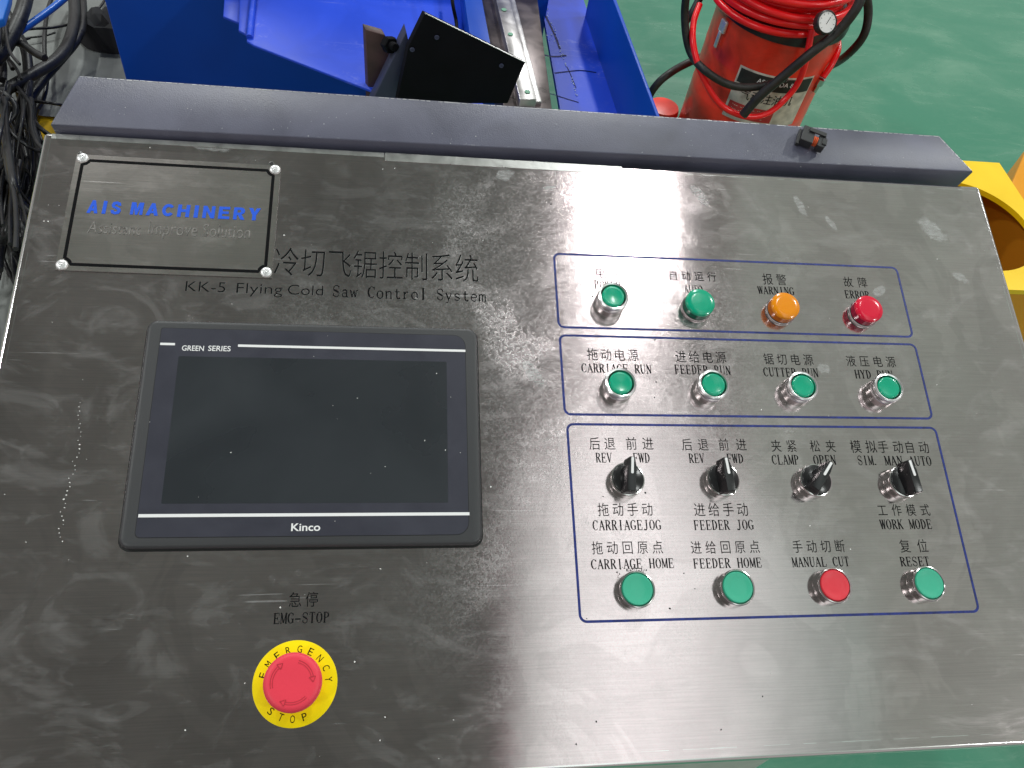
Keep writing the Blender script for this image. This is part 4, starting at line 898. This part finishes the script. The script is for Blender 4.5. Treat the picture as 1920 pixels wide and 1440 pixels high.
bh = link(bpy.data.objects.new('black_rubber_hose', None), None, Matrix.Translation((DX, DY-.2, 0))); tag(bh, 'thick black rubber hose looped round the red drum', 'hose')
for pp, rr_ in (([(1620, -30, DY-.1), (1628, 20, DY-.1), (1620, 65, DY-.12), (1592, 100, DY-.10), (1560, 122, DY), (1530, 130, DY+.05)], .0115),
                ([(1618, -20, fy), (1606, 15, fy-.02), (1570, 60, fy-.03), (1520, 100, fy-.05), (1470, 142, fy-.05), (1425, 180, fy-.05), (1393, 216, fy-.05)], .0125),
                ([(1290, -30, DY-.1), (1284, 20, DY-.1), (1287, 70, DY-.12), (1298, 105, DY-.15), (1322, 132, fy-.01), (1360, 156, fy-.02), (1400, 164, fy-.02), (1445, 158, fy-.02), (1475, 145, fy-.03)], .0105),
                ([(1330, 100, DY+.12), (1282, 122, DY+.08), (1255, 138, DY+.02), (1232, 158, DY), (1216, 185, DY), (1210, 230, DY)], .0115),
                ([(1325, -30, DY+.05), (1300, 20, DY+.0), (1286, 40, DY)], .0105)):
    mb = MB(); mb.tube(hose(pp, 0), rr_, 14); mb.build('hose_run', BHOSE, bh, None, smooth=60)

# ================================================================== YELLOW FRAME
YP = mat('yellow_machine_paint', (.92, .60, .004), .35, spec=.5, coat=.15, noise=(8, .08)); OP = mat('orange_and_shaded_yellow', (.75, .30, .004), .35, spec=.5, noise=(8, .08))  # orange puts shade into the yellow front wall; also colours the block
DK = mat('yellow_inside_shaded', (.42, .16, .004), .55)  # the yellow darkened, shade inside the frame put into the colour
yf = empty('yellow_machine_frame', (.84, .8, 0)); tag(yf, 'yellow steel frame with a large round hole right of the console', 'machine frame')
cx, cy, cr, zt = .846, .789, .1143, .70
x0, x1, y0, y1 = .690, .986, .632, .966
N_ = 64; out = []; inn = []
for i in range(N_):
    a = 2*math.pi*i/N_; dx, dy = math.cos(a), math.sin(a)
    t = min(((x1-cx) if dx > 0 else (cx-x0))/max(abs(dx), 1e-6), ((y1-cy) if dy > 0 else (cy-y0))/max(abs(dy), 1e-6))
    out.append(Vector((cx+dx*t, cy+dy*t, zt))); inn.append(Vector((cx+cr*dx, cy+cr*dy, zt)))
for (X_, Y_) in ((x0, y0), (x1, y0), (x1, y1), (x0, y1)):
    a = math.atan2(Y_-cy, X_-cx) % (2*math.pi); k = round(a/(2*math.pi)*N_) % N_; out[k] = Vector((X_, Y_, zt))
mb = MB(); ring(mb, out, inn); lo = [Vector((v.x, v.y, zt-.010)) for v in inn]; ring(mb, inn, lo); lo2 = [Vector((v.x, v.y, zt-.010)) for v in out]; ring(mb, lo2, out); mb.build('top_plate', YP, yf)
mb = MB(); 
for bxx in (((x0+x1)/2, y0+.008, (x1-x0-.002), .012), ((x0+x1)/2, y1-.008, (x1-x0-.002), .012)): mb.box((bxx[0], bxx[1], (zt-.0102)/2), (bxx[2], bxx[3], zt-.0102))
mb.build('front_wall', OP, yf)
mb = MB()
for X_ in (x0+.008, x1-.008): mb.box((X_, (y0+y1)/2, (zt-.0102)/2), (.012, y1-y0-.030, zt-.0102))
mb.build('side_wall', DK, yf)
mb = MB(); mb.lathe([(.09, .44), (.09, .47), (.085, .475)], 40, M=Matrix.Translation((cx+.06, cy-.01, 0))); mb.build('inner_boss', YP, yf, None, smooth=40)
mb = MB(); q = [at(1878, 385, .42), at(1926, 275, .42), at(2040, 300, .42), at(2010, 470, .42)]; mb.prism(q, [Vector((v.x, v.y, 0)) for v in q])
o = mb.build('orange_block', OP, None, None, bevel=.004, smooth=35); tag(o, 'orange steel block at the right edge beyond the yellow frame', 'machine part')

# ================================================================== LEFT: grey sheet, cables, cloth
mb = MB(); NX, NY = 60, 90; X0, X1, Y0, Y1 = -2.6, -.62, .3, 3.4
from mathutils import noise as NZ
for j in range(NY+1):
    for i in range(NX+1):
        x, y = X0+(X1-X0)*i/NX, Y0+(Y1-Y0)*j/NY
        z = .012+.020*max(0, NZ.noise(Vector((x*4, y*3, 0))))+.012*abs(NZ.noise(Vector((x*9+y*3, y*5, 2))))
        mb.v.append((x, y, z))
for j in range(NY):
    for i in range(NX):
        a = j*(NX+1)+i; ym = Y0+(Y1-Y0)*(j+.5)/NY
        if 1.72 < ym < 1.855: continue
        mb.f.append((a, a+1, a+NX+2, a+NX+1)); mb.mi.append(0)
tag(mb.build('ground_sheet', MATG, None, None, smooth=80), 'crumpled grey protective sheet on the floor under the cables', 'sheet')
sheet('floor_line', -3.5, 1.70, -.4, 1.87, .004, YLINE)
CAB = mat('black_cable', (.014, .014, .015), .38, spec=.5, noise=(40, .4))
CABD = mat('corrugated_conduit', (.022, .022, .022), .42, spec=.5, noise=(50, .5), bump=(200, .5))
def cable(name, pts, r_, label, m=CAB, group='black cables heaped left of the console', cat='cable'):
    mb = MB(); mb.tube([at(*p) for p in pts], r_, 12); o = mb.build(name, m, None, None, smooth=60); tag(o, label, cat, group); return o
cable('conduit', [(134, -40, .12), (140, 30, .12), (128, 80, .13), (105, 112, .14), (60, 140, .15), (10, 168, .15), (-40, 190, .15)], .016, 'thick black conduit bending round from the top edge to the left', CABD)
cable('conduit', [(150, -40, .10), (155, 30, .10), (146, 70, .10), (115, 110, .10), (80, 150, .09), (55, 190, .08), (35, 260, .08)], .013, 'thinner conduit running beside the outside of the thick bend', CABD)
cable('conduit', [(10, 20, .2), (32, 62, .18), (48, 95, .17), (53, 140, .15), (50, 200, .12), (50, 260, .10), (52, 330, .10), (48, 420, .1)], .013, 'thick black conduit running straight down past the yellow line', CABD)
cable('conduit', [(55, -40, .25), (45, 10, .25), (30, 50, .24), (5, 95, .22), (-30, 130, .2)], .019, 'thickest dark conduit in the upper left corner', CABD)
cable('cable', [(112, -30, .08), (92, 10, .08), (84, 60, .08), (84, 110, .07), (88, 150, .06), (80, 190, .05), (58, 225, .05), (30, 290, .05)], .006, 'black cable running downwards between the thick conduits')
cable('cable', [(205, -20, .05), (190, 10, .05), (160, 35, .06), (110, 50, .14), (60, 54, .16), (10, 60, .2)], .004, 'thin cable crossing the grey sheet near the blue panel')
cable('cable', [(-20, 198, .1), (20, 194, .1), (60, 190, .1), (110, 196, .1), (150, 205, .02)], .004, 'thin level cable going behind the corner of the hood')
cable('cable', [(40, 72, .03), (60, 70, .03), (84, 67, .03), (104, 61, .03)], .003, 'short loose cable end pointing right on the grey sheet')
cable('cable', [(20, 215, .08), (55, 218, .10), (75, 240, .1), (105, 262, .1)], .006, 'black cable ending at the upper left corner of the steel plate')
cable('cable', [(40, 350, .1), (55, 310, .12), (62, 270, .12), (60, 235, .12), (35, 240, .12), (15, 280, .12)], .005, 'looped black cable over the yellow floor line')
cable('cable', [(-30, 300, .16), (10, 240, .16), (30, 205, .18), (8, 175, .2), (-30, 160, .2)], .007, 'black cable arching at the left edge above the yellow line')
cable('blue_air_hose', [(-40, 112, .22), (0, 84, .22), (50, 50, .22), (100, 14, .22), (140, -20, .22)], .0095, 'straight bright blue hose crossing over the black cables', mat('blue_hose', (.02, .13, .55), .3), None, 'hose')
mb = MB(); rnd = random.Random(3)
for k in range(85):
    x = rnd.uniform(-20, 70); y = rnd.uniform(150, 330); z = rnd.uniform(.03, .22); pts = []; a = rnd.uniform(1.0, 2.1)
    for i in range(6):
        pts.append(at(x, y, z)); x += 40*math.cos(a)*rnd.uniform(.5, 1.2); y += 58*math.sin(a)*rnd.uniform(.5, 1.1); a += rnd.uniform(-.5, .5); z = max(.03, z+rnd.uniform(-.05, .05)); x = min(x, 95)
    mb.tube(pts, rnd.choice((.003, .004, .005, .009)), 7)
for k in range(14):
    x = rnd.uniform(-25, 10); y = rnd.uniform(-30, 60); z = rnd.uniform(.1, .3); pts = []
    a = rnd.uniform(.6, 2.4)
    for i in range(5): pts.append(at(x, y, z)); x += 22*math.cos(a); y += 34*math.sin(a); a += rnd.uniform(-.6, .6)
    mb.tube(pts, rnd.choice((.004, .006, .010)), 7)
tag(mb.build('cable_tangle', CAB, None, None, smooth=60), 'dense tangle of thin black cables left of the steel plate', 'cables', kind='stuff')
# black cloth
CLOTH = mat('black_cloth', (.010, .010, .012), .8, bump=(80, .4))
mb = MB(); cl = [(146, 76), (165, 65), (190, 50), (212, 43), (236, 44), (240, 106), (218, 104), (185, 97), (162, 90)]
base = [at(*p, .02) for p in cl]; c0 = sum(base, Vector())/len(base); rings = [base]
for s_, z in ((.93, .05), (.75, .09), (.5, .10), (.25, .11)):
    rings.append([c0.lerp(b_, s_*random.uniform(.94, 1.05))+Vector((0, 0, z*random.uniform(.8, 1.1)-.02)) for b_ in base])
n = len(cl); mb.v = [tuple(v) for r_ in rings for v in r_]
for j in range(len(rings)-1):
    for i in range(n): mb.f.append((j*n+i, j*n+(i+1) % n, (j+1)*n+(i+1) % n, (j+1)*n+i)); mb.mi.append(0)
mb.f.append(tuple((len(rings)-1)*n+i for i in range(n))); mb.mi.append(0)
tag(mb.build('black_cloth', CLOTH, None, None, smooth=30), 'black cloth bundle on the grey sheet against the blue panel', 'cloth')
LBM = mat('light_blue_paint', (.02, .16, .60), .35)
mb = MB(); q = [at(-60, 60, .45), at(6, 34, .45), at(18, -5, .45), at(24, -70, .45), at(-60, -70, .45)]; mb.prism(q, [v-Vector((0, 0, .02)) for v in q])
tag(mb.build('blue_cabinet', LBM, None, None, bevel=.004, smooth=35), 'light blue cabinet corner at the top left edge behind the cables', 'cabinet')
